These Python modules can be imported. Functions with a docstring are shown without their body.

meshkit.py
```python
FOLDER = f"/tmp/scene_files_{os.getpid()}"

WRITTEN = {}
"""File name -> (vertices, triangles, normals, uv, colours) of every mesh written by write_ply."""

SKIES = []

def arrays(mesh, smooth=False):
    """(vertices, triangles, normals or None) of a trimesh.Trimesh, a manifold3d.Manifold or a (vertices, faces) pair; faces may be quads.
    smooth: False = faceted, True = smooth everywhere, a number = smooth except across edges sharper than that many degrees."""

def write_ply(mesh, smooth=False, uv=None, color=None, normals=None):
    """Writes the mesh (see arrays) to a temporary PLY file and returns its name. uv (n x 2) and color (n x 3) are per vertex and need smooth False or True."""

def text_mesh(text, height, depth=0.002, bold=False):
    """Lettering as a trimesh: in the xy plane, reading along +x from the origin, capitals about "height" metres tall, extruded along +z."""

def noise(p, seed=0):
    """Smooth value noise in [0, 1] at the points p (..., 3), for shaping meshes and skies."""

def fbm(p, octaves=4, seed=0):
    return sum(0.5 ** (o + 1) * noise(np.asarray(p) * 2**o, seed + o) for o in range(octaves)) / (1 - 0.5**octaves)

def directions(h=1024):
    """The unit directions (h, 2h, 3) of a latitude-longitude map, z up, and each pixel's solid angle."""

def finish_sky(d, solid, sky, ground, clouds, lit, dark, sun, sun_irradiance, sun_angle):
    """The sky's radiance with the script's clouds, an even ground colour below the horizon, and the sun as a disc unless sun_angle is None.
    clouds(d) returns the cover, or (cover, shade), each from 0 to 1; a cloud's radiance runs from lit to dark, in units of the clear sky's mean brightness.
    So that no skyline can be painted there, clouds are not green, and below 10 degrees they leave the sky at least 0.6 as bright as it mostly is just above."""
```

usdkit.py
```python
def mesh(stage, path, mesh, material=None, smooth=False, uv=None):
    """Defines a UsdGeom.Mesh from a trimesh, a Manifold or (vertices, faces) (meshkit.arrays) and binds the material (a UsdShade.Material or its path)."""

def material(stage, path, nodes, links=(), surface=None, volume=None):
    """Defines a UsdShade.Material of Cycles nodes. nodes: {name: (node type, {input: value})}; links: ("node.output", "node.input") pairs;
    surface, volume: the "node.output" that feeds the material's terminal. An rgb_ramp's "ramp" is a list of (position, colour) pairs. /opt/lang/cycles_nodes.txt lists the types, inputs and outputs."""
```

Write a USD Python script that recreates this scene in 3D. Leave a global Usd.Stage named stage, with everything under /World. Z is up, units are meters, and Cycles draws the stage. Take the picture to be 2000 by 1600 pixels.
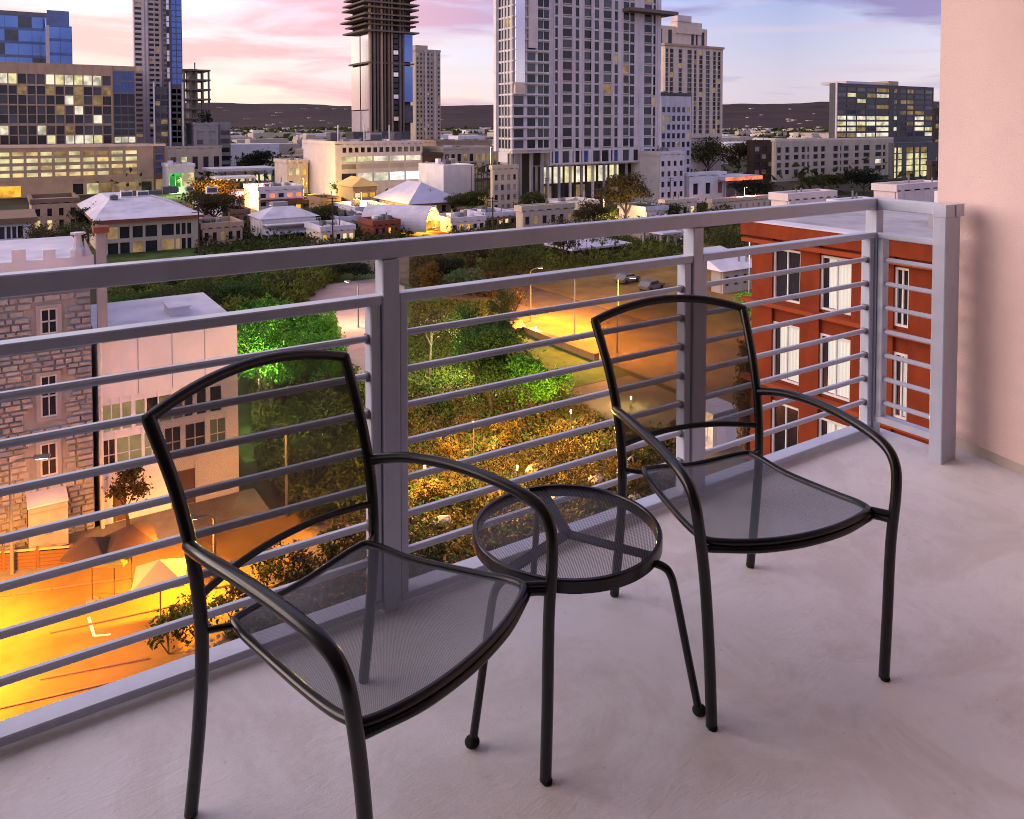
import math, random
import numpy as np, trimesh, usdkit, meshkit
from pxr import Usd, UsdGeom, UsdLux, UsdShade, Gf, Sdf, Vt

# ---------------------------------------------------------------- camera, sky, sun, exposure
stage = Usd.Stage.CreateInMemory()
UsdGeom.SetStageUpAxis(stage, 'Z'); UsdGeom.SetStageMetersPerUnit(stage, 1.0)
UsdGeom.Xform.Define(stage, '/World'); UsdGeom.Scope.Define(stage, '/World/Looks')
F, YAW, PITCH, HORIZON, EYE = 1541.0, 0.57954, 0.0360, 242.3, 1.392      # lens in photo pixels (2000 wide), heading, tilt, eye height
PPY = HORIZON + F * math.tan(PITCH)
EXPOSURE = 2.1
SKY_STRENGTH, SUN_I, SUN_ANGLE = 0.10, 0.22, 55.0
SUN_DIR = np.array([-0.80, 0.57, 0.20]); SUN_DIR /= np.linalg.norm(SUN_DIR)
SUN_EL, SUN_ROT = math.asin(SUN_DIR[2]), math.atan2(SUN_DIR[0], SUN_DIR[1])
cF = np.array([math.sin(YAW) * math.cos(PITCH), math.cos(YAW) * math.cos(PITCH), -math.sin(PITCH)])
cR = np.array([math.cos(YAW), -math.sin(YAW), 0.0])
cU = np.cross(cR, cF)
cam = UsdGeom.Camera.Define(stage, '/World/camera')
cam.AddTransformOp().Set(Gf.Matrix4d(*cR, 0, *cU, 0, *(-cF), 0, 0, 0, EYE, 1))
cam.CreateHorizontalApertureAttr(36.0); cam.CreateVerticalApertureAttr(36.0 * 819 / 1024)
cam.CreateFocalLengthAttr(36.0 * F / 2000)
cam.CreateVerticalApertureOffsetAttr(-(800 - PPY) / 2000 * 36.0)
cam.CreateClippingRangeAttr(Gf.Vec2f(0.05, 30000)); cam.CreateExposureAttr(EXPOSURE)
K = 2.0 ** -EXPOSURE                                                     # radiance that shows as white

def mat(name, nodes, links=(), surface='p.BSDF', volume=None):
    return usdkit.material(stage, '/World/Looks/' + name, nodes, links, surface, volume)

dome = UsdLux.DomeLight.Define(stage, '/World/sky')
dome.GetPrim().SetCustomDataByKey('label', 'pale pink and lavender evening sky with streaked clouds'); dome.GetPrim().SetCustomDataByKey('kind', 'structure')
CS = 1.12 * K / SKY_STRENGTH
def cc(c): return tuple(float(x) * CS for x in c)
sky_m = usdkit.material(stage, '/World/Looks/sky_look', {
    's': ('sky_texture', {'sky_type': 'single_scattering', 'sun_disc': False, 'sun_elevation': SUN_EL, 'sun_rotation': SUN_ROT, 'aerosol_density': 1.6}),
    'tc': ('texture_coordinate', {}),
    'sep': ('separate_xyz', {}),
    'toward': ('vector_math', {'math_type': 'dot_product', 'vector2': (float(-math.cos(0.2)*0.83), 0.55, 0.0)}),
    'el': ('map_range', {'from_min': 0.03, 'from_max': 0.21, 'clamp': True}),
    # streaks: noise in (azimuth-ish, elevation) stretched sideways
    'map': ('mapping', {'scale': (1.5, 1.5, 11.0), 'rotation': (0.04, -0.05, 0.0)}),
    'n1': ('noise_texture', {'scale': 1.7, 'detail': 7.0, 'roughness': 0.52, 'distortion': 0.35}),
    'map2': ('mapping', {'scale': (1.2, 1.2, 17.0), 'location': (3.1, 1.7, 0.4), 'rotation': (-0.05, 0.05, 0.0)}),
    'n2': ('noise_texture', {'scale': 1.9, 'detail': 6.0, 'roughness': 0.5, 'distortion': 0.5}),
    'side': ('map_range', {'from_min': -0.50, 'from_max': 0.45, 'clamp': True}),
    'low': ('rgb_ramp', {'ramp': [(0.0, cc((.74, .60, .70))), (0.2, cc((.60, .50, .66))), (0.5, cc((.84, .69, .75))), (1.0, cc((1.04, .82, .68)))]}),  # first stop, unseen sky behind the camera, brightened to light the building fronts
    'high': ('rgb_ramp', {'ramp': [(0.0, cc((.50, .54, .90))), (0.2, cc((.15, .24, .62))), (0.42, cc((.36, .45, .95))), (0.8, cc((.94, .95, 1.34))), (1.0, cc((1.10, 1.08, 1.30)))]}),  # upper sky raised, also behind the camera, as added fill for balcony and city
    'base': ('mix', {}),
    'half': ('mix', {'fac': 0.85}),
    'r1': ('rgb_ramp', {'ramp': [(0.0, (0, 0, 0)), (0.47, (0, 0, 0)), (0.58, (.8, .8, .8)), (1, (.92, .92, .92))]}),
    'r2': ('rgb_ramp', {'ramp': [(0.0, (0, 0, 0)), (0.50, (0, 0, 0)), (0.66, (.75, .75, .75)), (1, (.85, .85, .85))]}),
    'pink': ('rgb_ramp', {'ramp': [(0.0, cc((.30, .24, .46))), (0.25, cc((.21, .17, .42))), (0.5, cc((.46, .29, .50))), (0.75, cc((.86, .44, .50))), (1.0, cc((1.0, .60, .56)))]}),
    'm1': ('mix', {}), 'm2': ('mix', {'color1': (0, 0, 0)}),
    'white': ('rgb_ramp', {'ramp': [(0.0, cc((.54, .47, .66))), (.5, cc((.82, .70, .78))), (1.0, cc((1.0, .84, .74)))]}),
    'b': ('background_shader', {'strength': SKY_STRENGTH})},
    [('tc.generated', 'sep.vector'), ('tc.generated', 'toward.vector1'), ('tc.generated', 'map.vector'), ('tc.generated', 'map2.vector'),
     ('map.vector', 'n1.vector'), ('map2.vector', 'n2.vector'), ('sep.z', 'el.value'), ('toward.value', 'side.value'),
     ('side.result', 'low.fac'), ('side.result', 'high.fac'), ('side.result', 'pink.fac'), ('side.result', 'white.fac'),
     ('el.result', 'base.fac'), ('low.color', 'base.color1'), ('high.color', 'base.color2'),
     ('s.color', 'half.color1'), ('base.color', 'half.color2'),
     ('n2.fac', 'r2.fac'), ('r2.color', 'm1.fac'), ('half.color', 'm1.color1'), ('white.color', 'm1.color2'),
     ('n1.fac', 'r1.fac'), ('r1.color', 'm2.fac'), ('m1.color', 'm2.color1'), ('pink.color', 'm2.color2'),
     ('m2.color', 'b.color')], surface='b.background')
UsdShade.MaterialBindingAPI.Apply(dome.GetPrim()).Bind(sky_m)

sun = UsdLux.DistantLight.Define(stage, '/World/sun')
sun.CreateNormalizeAttr(True); sun.CreateIntensityAttr(SUN_I); sun.CreateAngleAttr(SUN_ANGLE); sun.CreateColorAttr(Gf.Vec3f(1.0, 0.79, 0.73))
zax = Gf.Vec3d(*SUN_DIR); xax = Gf.Vec3d(*np.cross([0, 0, 1.0], SUN_DIR)).GetNormalized(); yax = Gf.Cross(zax, xax)
sun.AddTransformOp().Set(Gf.Matrix4d(*xax, 0, *yax, 0, *zax, 0, 0, 0, 50, 1))

# ---------------------------------------------------------------- helpers
GZ = -22.0                                                               # street level, seen from the eighth floor
rng = np.random.default_rng(7); random.seed(7)
R2, F2 = np.array([math.cos(YAW), -math.sin(YAW)]), np.array([math.sin(YAW), math.cos(YAW)])
def ray(px, py):
    return cF + (px - 1000) / F * cR - (py - PPY) / F * cU
def on_z(px, py, z=GZ):
    r = ray(px, py); t = (z - EYE) / r[2]; return np.array([r[0] * t, r[1] * t, z])
def at(px, d, py=None):
    """the point straight ahead d metres off along the view heading, under pixel column px (at the height of row py)"""
    r = ray(px, HORIZON if py is None else py); t = d / (r[0] * F2[0] + r[1] * F2[1]); return np.array([r[0] * t, r[1] * t, EYE + r[2] * t])
def zpy(py, d): return float(at(1000, d, py)[2])
def x_at(px, y): r = ray(px, HORIZON); return float(r[0] * y / r[1])
def y_at(px, x): r = ray(px, HORIZON); return float(r[1] * x / r[0])

used = {}
def numbered(path):
    n = used.get(path, -1) + 1; used[path] = n
    return path if n == 0 else f'{path}_{n:03d}'
frames = {}
def tag(p, label=None, cat=None, group=None, kind=None):
    for k, v in (('label', label), ('category', cat), ('group', group), ('kind', kind)):
        if v: p.SetCustomDataByKey(k, v)
    return p
def thing(name, label, cat, loc=(0, 0, 0), rotz=0.0, group=None):
    path = numbered('/World/' + name); x = UsdGeom.Xform.Define(stage, path)
    x.AddTranslateOp().Set(Gf.Vec3d(*map(float, loc))); x.AddRotateZOp().Set(math.degrees(rotz))
    frames[path] = (np.array(loc, float), rotz)
    return tag(x.GetPrim(), label, cat, group)
class MB:
    def __init__(s): s.v, s.f, s.n = [], [], 0
    def add(s, v, f):
        s.v.append(np.asarray(v, float)); s.f.append(np.asarray(f, int) + s.n); s.n += len(v); return s
    def tm(s, m): return s.add(m.vertices, m.faces)
    def box(s, lo, hi):
        lo, hi = np.minimum(lo, hi), np.maximum(lo, hi)
        v = np.array([[(lo, hi)[i >> k & 1][k] for k in range(3)] for i in range(8)])
        f = [[0, 2, 3], [0, 3, 1], [4, 5, 7], [4, 7, 6], [0, 1, 5], [0, 5, 4], [2, 6, 7], [2, 7, 3], [0, 4, 6], [0, 6, 2], [1, 3, 7], [1, 7, 5]]
        return s.add(v, f)
    def bar(s, a, b, w, h, up=(0, 0, 1), cham=0.0):
        """a straight bar of w x h section from a to b, its long edges chamfered"""
        a, b = np.asarray(a, float), np.asarray(b, float); t = (b - a) / np.linalg.norm(b - a)
        side = np.cross(t, up); side /= np.linalg.norm(side); u = np.cross(side, t)
        c = cham
        pts = [(-w/2, -h/2+c), (-w/2, h/2-c), (-w/2+c, h/2), (w/2-c, h/2), (w/2, h/2-c), (w/2, -h/2+c), (w/2-c, -h/2), (-w/2+c, -h/2)] if c else [(-w/2, -h/2), (-w/2, h/2), (w/2, h/2), (w/2, -h/2)]
        n = len(pts); ring = np.array([x * side + y * u for x, y in pts])
        v = np.vstack([a + ring, b + ring]); f = []
        for i in range(n):
            j = (i + 1) % n; f += [[i, n + i, n + j], [i, n + j, j]]
        for i in range(1, n - 1): f += [[0, i, i + 1], [n, n + i + 1, n + i]]
        return s.add(v, f)
    def tube(s, pts, r, sides=12, closed=False, flat=1.0):
        p = np.asarray(pts, float); n = len(p)
        t = (np.roll(p, -1, 0) - np.roll(p, 1, 0)) if closed else np.gradient(p, axis=0)
        t /= np.linalg.norm(t, axis=1, keepdims=True)
        a = np.cross(t[0], [0, 0, 1.0]);  a = np.cross(t[0], [0, 1.0, 0]) if np.linalg.norm(a) < .3 else a
        A = []
        for i in range(n):
            a = a - t[i] * (a @ t[i]); a /= np.linalg.norm(a); A.append(a)
        A = np.array(A); B = np.cross(t, A)
        rr = np.broadcast_to(r, (n,)); ang = np.arange(sides) * 2 * math.pi / sides
        v = p[:, None] + rr[:, None, None] * (np.cos(ang)[None, :, None] * A[:, None] * flat + np.sin(ang)[None, :, None] * B[:, None])
        f = []
        for i in range(n if closed else n - 1):
            k = (i + 1) % n
            for j in range(sides):
                q = (j + 1) % sides; f += [[i*sides+j, i*sides+q, k*sides+q], [i*sides+j, k*sides+q, k*sides+j]]
        v = v.reshape(-1, 3)
        if not closed:
            v = np.vstack([v, p[0], p[-1]]); c0, c1 = n * sides, n * sides + 1
            for j in range(sides):
                q = (j + 1) % sides; f += [[c0, q, j], [c1, (n-1)*sides+j, (n-1)*sides+q]]
        return s.add(v, f)
    def poly(s, pts, z0, z1):
        """a prism over a convex-or-star outline"""
        p = np.asarray(pts, float)
        if np.sum(p[:, 0] * np.roll(p[:, 1], -1) - p[:, 1] * np.roll(p[:, 0], -1)) < 0: p = p[::-1]
        n = len(p); c = p.mean(0); f = []
        v = np.vstack([np.c_[p, np.full(n, z0)], np.c_[p, np.full(n, z1)], [[*c, z0], [*c, z1]]])
        for i in range(n):
            j = (i + 1) % n; f += [[i, j, n+j], [i, n+j, n+i], [2*n, j, i], [2*n+1, n+i, n+j]]
        return s.add(v, f)
    def arr(s): return np.vstack(s.v), np.vstack(s.f)
    def build(s, name, material, parent=None, smooth=False, uv=None, local=False):
        v, f = s.arr(); base = '/World'
        if parent is not None:
            base = str(parent.GetPath()); top = '/'.join(base.split('/')[:3]); loc, rz = frames[top]
            if not local:
                v = v - loc; c, sn = math.cos(-rz), math.sin(-rz)
                v = np.c_[v[:, 0]*c - v[:, 1]*sn, v[:, 0]*sn + v[:, 1]*c, v[:, 2]]
        path = numbered(base + '/' + name)
        return usdkit.mesh(stage, path, (v, f), material, smooth=smooth, uv=uv).GetPrim()
def box(lo, hi, name, m, parent=None): return MB().box(lo, hi).build(name, m, parent)
def spline(pts, n=8, closed=False):
    p = np.asarray(pts, float); out = []; L = len(p)
    for i in range(L if closed else L - 1):
        g = lambda k: p[k % L] if closed else p[min(max(k, 0), L - 1)]
        p0, p1, p2, p3 = g(i-1), g(i), g(i+1), g(i+2)
        for t in np.arange(n) / n:
            out.append(.5 * (2*p1 + (p2-p0)*t + (2*p0-5*p1+4*p2-p3)*t*t + (3*p1-p0-3*p2+p3)*t**3))
    if not closed: out.append(p[-1])
    return np.array(out)
def dup(root, loc, rotz, label):
    was = root.GetCustomData(); r = thing(root.GetName().rstrip('_0123456789'), label, was['category'], loc, rotz, was.get('group'))
    r.GetReferences().AddInternalReference(root.GetPath()); r.SetInstanceable(True); return r

# ---------------------------------------------------------------- materials
def plain(name, c, rough=0.6, metal=0.0, vary=0.12, scale=3.0, bump=0.0, bscale=40.0, spec=0.5, stain=0.0):
    """paint, stone, render: a base colour with soft large-scale variation, fine relief and streaky dirt"""
    c = np.array(c); lo, hi = c * (1 - vary), c * (1 + vary); spec = min(spec, .12) if rough >= .75 else spec
    nodes = {'g': ('geometry', {}), 'n': ('noise_texture', {'scale': scale, 'detail': 5.0, 'roughness': .6}),
             'r': ('rgb_ramp', {'ramp': [(0.3, tuple(lo)), (0.7, tuple(np.minimum(hi, .95)))]}),
             'p': ('principled_bsdf', {'roughness': rough, 'metallic': metal, 'specular_ior_level': spec})}
    links = [('g.position', 'n.vector'), ('n.fac', 'r.fac')]
    out = 'r.color'
    if stain:
        nodes |= {'ms': ('mapping', {'scale': (1.0, 1.0, .18)}), 'ns': ('noise_texture', {'scale': scale * 1.7, 'detail': 6.0}),
                  'rs': ('rgb_ramp', {'ramp': [(0.45, (1, 1, 1)), (0.75, (1 - stain,) * 3)]}), 'mx': ('mix', {'mix_type': 'multiply', 'fac': 1.0})}
        links += [('g.position', 'ms.vector'), ('ms.vector', 'ns.vector'), ('ns.fac', 'rs.fac'), ('r.color', 'mx.color1'), ('rs.color', 'mx.color2')]
        out = 'mx.color'
    links.append((out, 'p.base_color'))
    if bump:
        nodes |= {'nb': ('noise_texture', {'scale': bscale, 'detail': 4.0}), 'b': ('bump', {'strength': bump, 'distance': .01})}
        links += [('g.position', 'nb.vector'), ('nb.fac', 'b.height'), ('b.normal', 'p.normal')]
    return mat(name, nodes, links)
def lit(name, c, s, vary=0.62, scale=0.24):
    """a lit window or lamp face: c at s times white, uneven as a furnished room is"""
    c = np.array(c)
    return mat(name, {'g': ('geometry', {}), 'n': ('noise_texture', {'scale': scale, 'detail': 5.0, 'roughness': .65}),
                      'r': ('rgb_ramp', {'ramp': [(0.38, tuple(c * (1 - vary))), (0.58, tuple(c))]}), 'e': ('emission', {'strength': s * K})},
               [('g.position', 'n.vector'), ('n.fac', 'r.fac'), ('r.color', 'e.color')], surface='e.emission')
def glass(name, c, rough=0.08, metal=0.0, spec=0.8): return plain(name, c, rough, metal, vary=.35, scale=.25, spec=spec)
def leaf(name, a, b, trans=0.35):
    a, b = np.array(a), np.array(b)
    return mat(name, {'g': ('geometry', {}), 'r': ('rgb_ramp', {'ramp': [(0, tuple(a)), (.6, tuple((a + b) / 2)), (1, tuple(b))]}),
                      'd': ('principled_bsdf', {'roughness': .6, 'specular_ior_level': .25}), 't': ('translucent_bsdf', {}), 'm': ('mix_closure', {'fac': trans})},
               [('g.random_per_island', 'r.fac'), ('r.color', 'd.base_color'), ('r.color', 't.color'), ('d.BSDF', 'm.closure1'), ('t.BSDF', 'm.closure2')], surface='m.closure')

M = {}
M['rail'] = plain('rail_paint', (.41, .435, .55), .27, vary=.05, scale=9, bump=.04, bscale=120, stain=.10, spec=.75)
M['black'] = plain('black_powder_coat', (.006, .0055, .0065), .24, vary=.2, scale=20, bump=.03, bscale=400, spec=.45)
M['cup'] = plain('bar_end_cup', (.13, .12, .14), .4)
M['rubber'] = plain('black_rubber', (.015, .015, .015), .8)
def woven(name, scale, hole, colour=(.035, .035, .04), rough=.45):
    """open fabric or expanded metal: round holes in a diagonal grid laid out in the sheet's own coordinates"""
    return mat(name, {'u': ('uvmap', {'attribute': 'st'}), 'm': ('mapping', {'rotation': (0, 0, math.pi / 4), 'scale': (scale, scale, 1)}),
                      'w1': ('vector_math', {'math_type': 'fraction'}), 'c': ('vector_math', {'math_type': 'subtract', 'vector2': (.5, .5, 0)}),
                      'l': ('vector_math', {'math_type': 'length'}), 't': ('math', {'math_type': 'less_than', 'value2': hole}),
                      'p': ('principled_bsdf', {'base_color': colour, 'roughness': rough, 'specular_ior_level': .5}), 'tr': ('transparent_bsdf', {}), 'x': ('mix_closure', {})},
               [('u.UV', 'm.vector'), ('m.vector', 'w1.vector1'), ('w1.vector', 'c.vector1'), ('c.vector', 'l.vector1'), ('l.value', 't.value1'),
                ('t.value', 'x.fac'), ('p.BSDF', 'x.closure1'), ('tr.BSDF', 'x.closure2')], surface='x.closure')
M['sling'] = woven('sling_mesh', 900, .31, (.040, .031, .029))
M['sling_seat'] = woven('seat_mesh', 900, .315, (.075, .082, .10), .27)
M['expanded'] = woven('expanded_metal', 270, .40, (.03, .027, .027))
M['wall'] = plain('pink_stucco', (.62, .465, .445), .85, vary=.05, scale=2.2, bump=.30, bscale=190)
M['base_trim'] = plain('wall_base_trim', (.45, .38, .35), .8)
M['ceiling'] = plain('ceiling_paint', (.46, .44, .47), .9)
M['backwall'] = plain('balcony_back_wall', (.06, .055, .06), .9)
M['floor'] = mat('trowelled_floor', {
    'g': ('geometry', {}), 'n': ('noise_texture', {'scale': 1.6, 'detail': 6.0, 'roughness': .6}),
    'r': ('rgb_ramp', {'ramp': [(0.25, (.62, .60, .645)), (0.5, (.70, .68, .73)), (0.75, (.76, .74, .79))]}),
    'sp': ('noise_texture', {'scale': 9.0, 'detail': 8.0, 'roughness': .7}), 'spr': ('rgb_ramp', {'ramp': [(0.56, (1, 1, 1)), (0.72, (.90, .885, .87)), (0.80, (.72, .69, .67))]}),
    'x': ('mix', {'mix_type': 'multiply', 'fac': 1.0}),
    'dots': ('voronoi_texture', {'scale': 2.1}), 'dr': ('rgb_ramp', {'ramp': [(0, (.3, .2, .17)), (.022, (.45, .35, .3)), (.034, (1, 1, 1))]}), 'x2': ('mix', {'mix_type': 'multiply', 'fac': .55}),
    'mt': ('mapping', {'rotation': (0, 0, .6), 'scale': (1, 3.2, 1)}), 'tr': ('noise_texture', {'scale': 22.0, 'detail': 5.0, 'roughness': .6, 'distortion': 1.2}),
    'mk': ('noise_texture', {'scale': .9, 'detail': 3.0}), 'mkr': ('map_range', {'from_min': .38, 'from_max': .66, 'to_min': .15, 'to_max': 1.15, 'clamp': True}), 'trm': ('math', {'math_type': 'multiply'}),
    'st': ('noise_texture', {'scale': 2.6, 'detail': 9.0, 'roughness': .72, 'distortion': .8}), 'str': ('rgb_ramp', {'ramp': [(.40, (.86, .83, .80)), (.52, (1, 1, 1)), (.70, (1.0, 1.0, 1.0)), (.80, (.93, .91, .90))]}), 'x3': ('mix', {'mix_type': 'multiply', 'fac': .8}),
    'vd': ('voronoi_texture', {'scale': 11.0}), 'vdr': ('rgb_ramp', {'ramp': [(0, (.55, .5, .47)), (.03, (.7, .66, .63)), (.05, (1, 1, 1))]}), 'x4': ('mix', {'mix_type': 'multiply', 'fac': .5}),
    'fi': ('noise_texture', {'scale': 240.0, 'detail': 2.0}), 'ad': ('math', {'math_type': 'multiply_add', 'value2': .25}),
    'b': ('bump', {'strength': .42, 'distance': .006}), 'p': ('principled_bsdf', {'roughness': .55, 'specular_ior_level': .4})},
    [('g.position', 'n.vector'), ('n.fac', 'r.fac'), ('g.position', 'sp.vector'), ('sp.fac', 'spr.fac'), ('r.color', 'x.color1'), ('spr.color', 'x.color2'),
     ('g.position', 'dots.vector'), ('dots.distance', 'dr.fac'), ('x.color', 'x2.color1'), ('dr.color', 'x2.color2'), ('g.position', 'st.vector'), ('st.fac', 'str.fac'), ('x2.color', 'x3.color1'), ('str.color', 'x3.color2'), ('g.position', 'vd.vector'), ('vd.distance', 'vdr.fac'), ('x3.color', 'x4.color1'), ('vdr.color', 'x4.color2'), ('x4.color', 'p.base_color'), ('g.position', 'mk.vector'), ('mk.fac', 'mkr.value'), ('tr.fac', 'trm.value1'), ('mkr.result', 'trm.value2'),
     ('g.position', 'mt.vector'), ('mt.vector', 'tr.vector'), ('g.position', 'fi.vector'), ('fi.fac', 'ad.value1'), ('trm.value', 'ad.value3'), ('ad.value', 'b.height'), ('b.normal', 'p.normal')])

# ---------------------------------------------------------------- the balcony itself
RY = 2.037                                                               # inner face of the long railing
CX = 3.272                                                               # inner face of the short railing
wd = np.array([0.24, 0.97]); wd /= np.linalg.norm(wd); wn = np.array([wd[1], -wd[0]])      # the right wall leans away from the railing's line
wp = np.array([3.434, 1.771])
def wl(s, o=0.0): return wp + s * wd + o * wn
fl = MB().poly([(-3.2, -1.3), (-3.2, 2.125), (3.365, 2.125), (3.365, 1.78), (3.95, 1.9), (3.95, -1.3)], -.22, 0.0).build('balcony_floor', M['floor'])
tag(fl, 'lavender grey trowelled concrete balcony floor', kind='structure')
ce = box((-3.2, -1.3, 2.75), (4.0, 2.12, 2.95), 'ceiling', M['ceiling']); tag(ce, 'slab of the balcony above', kind='structure')
bw = box((-3.2, -1.5, -.22), (4.0, -1.302, 2.748), 'back_wall', M['backwall']); tag(bw, 'dark wall of the flat behind the balcony', kind='structure')
lw = box((-3.4, -1.5, -.22), (-3.202, 2.12, 2.748), 'left_wall', M['backwall']); tag(lw, 'end wall of the balcony', kind='structure')
# right wall: a thick panel whose far end stops just behind the corner of the railing
s_end = 0.0
for s in np.linspace(-.2, .8, 2001):
    p = wl(s); r = ray(1834, HORIZON)
    if p[0] * r[1] - p[1] * r[0] < 0: s_end = float(s); break
rw = thing('side_wall', 'smooth pink stucco wall at the right end of the balcony', 'wall', (*wl(s_end), 0))
MB().poly([wl(s_end), wl(s_end, .35), wl(-3.4, .35), wl(-3.4)], .05, 2.748).build('stucco_panel', M['wall'], rw)
MB().poly([wl(s_end - .004, .016), wl(s_end - .004, .34), wl(-3.4, .34), wl(-3.4, .016)], .0, .05).build('base_trim', M['base_trim'], rw)

rail = thing('balcony_railing', 'grey painted metal railing of horizontal bars round the balcony', 'railing', (CX, RY, 0))
def rail_part(name, a, b, w, h, c=.003): MB().bar(a, b, w, h, cham=c).build(name, M['rail'], rail)
ZT, Z2 = (1.012, 1.062), (.884, .9105)
BARS = [.790, .683, .577, .470, .363, .256, .149]
XL = -1.9
p1 = (x_at(745, RY), x_at(780, RY)); p2 = (x_at(1356, RY), x_at(1377, RY))
rail_part('top_rail', (XL, RY + .022, np.mean(ZT)), (CX + .046, RY + .022, np.mean(ZT)), .044, ZT[1] - ZT[0])
def post(name, x0, x1, y0, y1, z0, z1): MB().bar(((x0+x1)/2, (y0+y1)/2, z0), ((x0+x1)/2, (y0+y1)/2, z1), abs(x1-x0), abs(y1-y0), up=(0, 1, 0), cham=.003).build(name, M['rail'], rail)
posts = [(-1.02, -.97), p1, p2, (CX - .004, CX + .05)]
for i, (a, b) in enumerate(posts):
    w = .052
    post('post', a, a + w, RY - .004, RY + .052, 0.0, ZT[0] - .0015)
panels = [(XL, posts[0][0]), (posts[0][0] + .052, p1[0]), (p1[0] + .052, p2[0]), (p2[0] + .052, CX - .004)]
for i, (x0, x1) in enumerate(panels):
    g = .003
    if i: post('stile', x0 + g, x0 + .028, RY + .004, RY + .048, .0365, Z2[0] - .001)
    post('stile', x1 - .034, x1 - g, RY + .004, RY + .048, .0365, Z2[0] - .001)
    rail_part('second_rail', (x0 + g, RY + .022, np.mean(Z2)), (x1 - g, RY + .022, np.mean(Z2)), .046, Z2[1] - Z2[0])
    rail_part('bottom_rail', (x0 + g, RY + .031, .025), (x1 - g, RY + .031, .025), .064, .0215)
    for z in BARS:
        a, b = (x0 + (.028 if i else g) - .004, RY + .024, z), (x1 - .030, RY + .024, z)
        br = MB().bar(a, b, .022, .018, cham=.005).build('bar', M['rail'], rail)
        MB().bar((b[0] - .012, b[1] - .001, b[2] - .001), (b[0] - .0035, b[1] - .001, b[2] - .001), .030, .027, cham=.006).build('end_cup', M['cup'], br)
# the short return to the wall
sx = CX + .022; y0, y1 = RY - .006, 1.752
rail_part('top_rail', (sx, RY - .004, np.mean(ZT)), (sx, 1.690, np.mean(ZT)), .044, ZT[1] - ZT[0] - .001)
rail_part('second_rail', (sx, y0, np.mean(Z2)), (sx, y1, np.mean(Z2)), .046, Z2[1] - Z2[0])
rail_part('bottom_rail', (sx, y0, .075), (sx, y1, .075), .046, .03)
post('stile', sx - .022, sx + .022, y0 - .0005 - .028, y0 - .001, .0905, Z2[0] - .001)
post('stile', sx - .022, sx + .022, y1 + .001, y1 + .026, .0905, Z2[0] - .001)
for z in BARS: rail_part('bar', (sx, y0 - .026, z), (sx, y1 + .022, z), .022, .018, .005)
MB().bar((3.262, 1.7235, 0), (3.262, 1.7235, 1.0115), .112, .054, up=(0, 1, 0), cham=.003).build('end_post', M['rail'], rail)
MB().bar((3.275, 1.7235, 1.0125), (3.275, 1.7235, 1.064), .14, .058, up=(0, 1, 0), cham=.003).build('post_cap', M['rail'], rail)
# small screw heads on the stiles, as the photograph shows on the corner
for z in (.86, .52, .12):
    for x in (CX - .018,):
        m = trimesh.creation.cylinder(.006, .004, sections=10); m.apply_transform(trimesh.transformations.rotation_matrix(math.pi/2, [1, 0, 0])); m.apply_translation((x, RY + .002, z))
        MB().tm(m).build('screw', M['rail'], rail, smooth=30)

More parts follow.
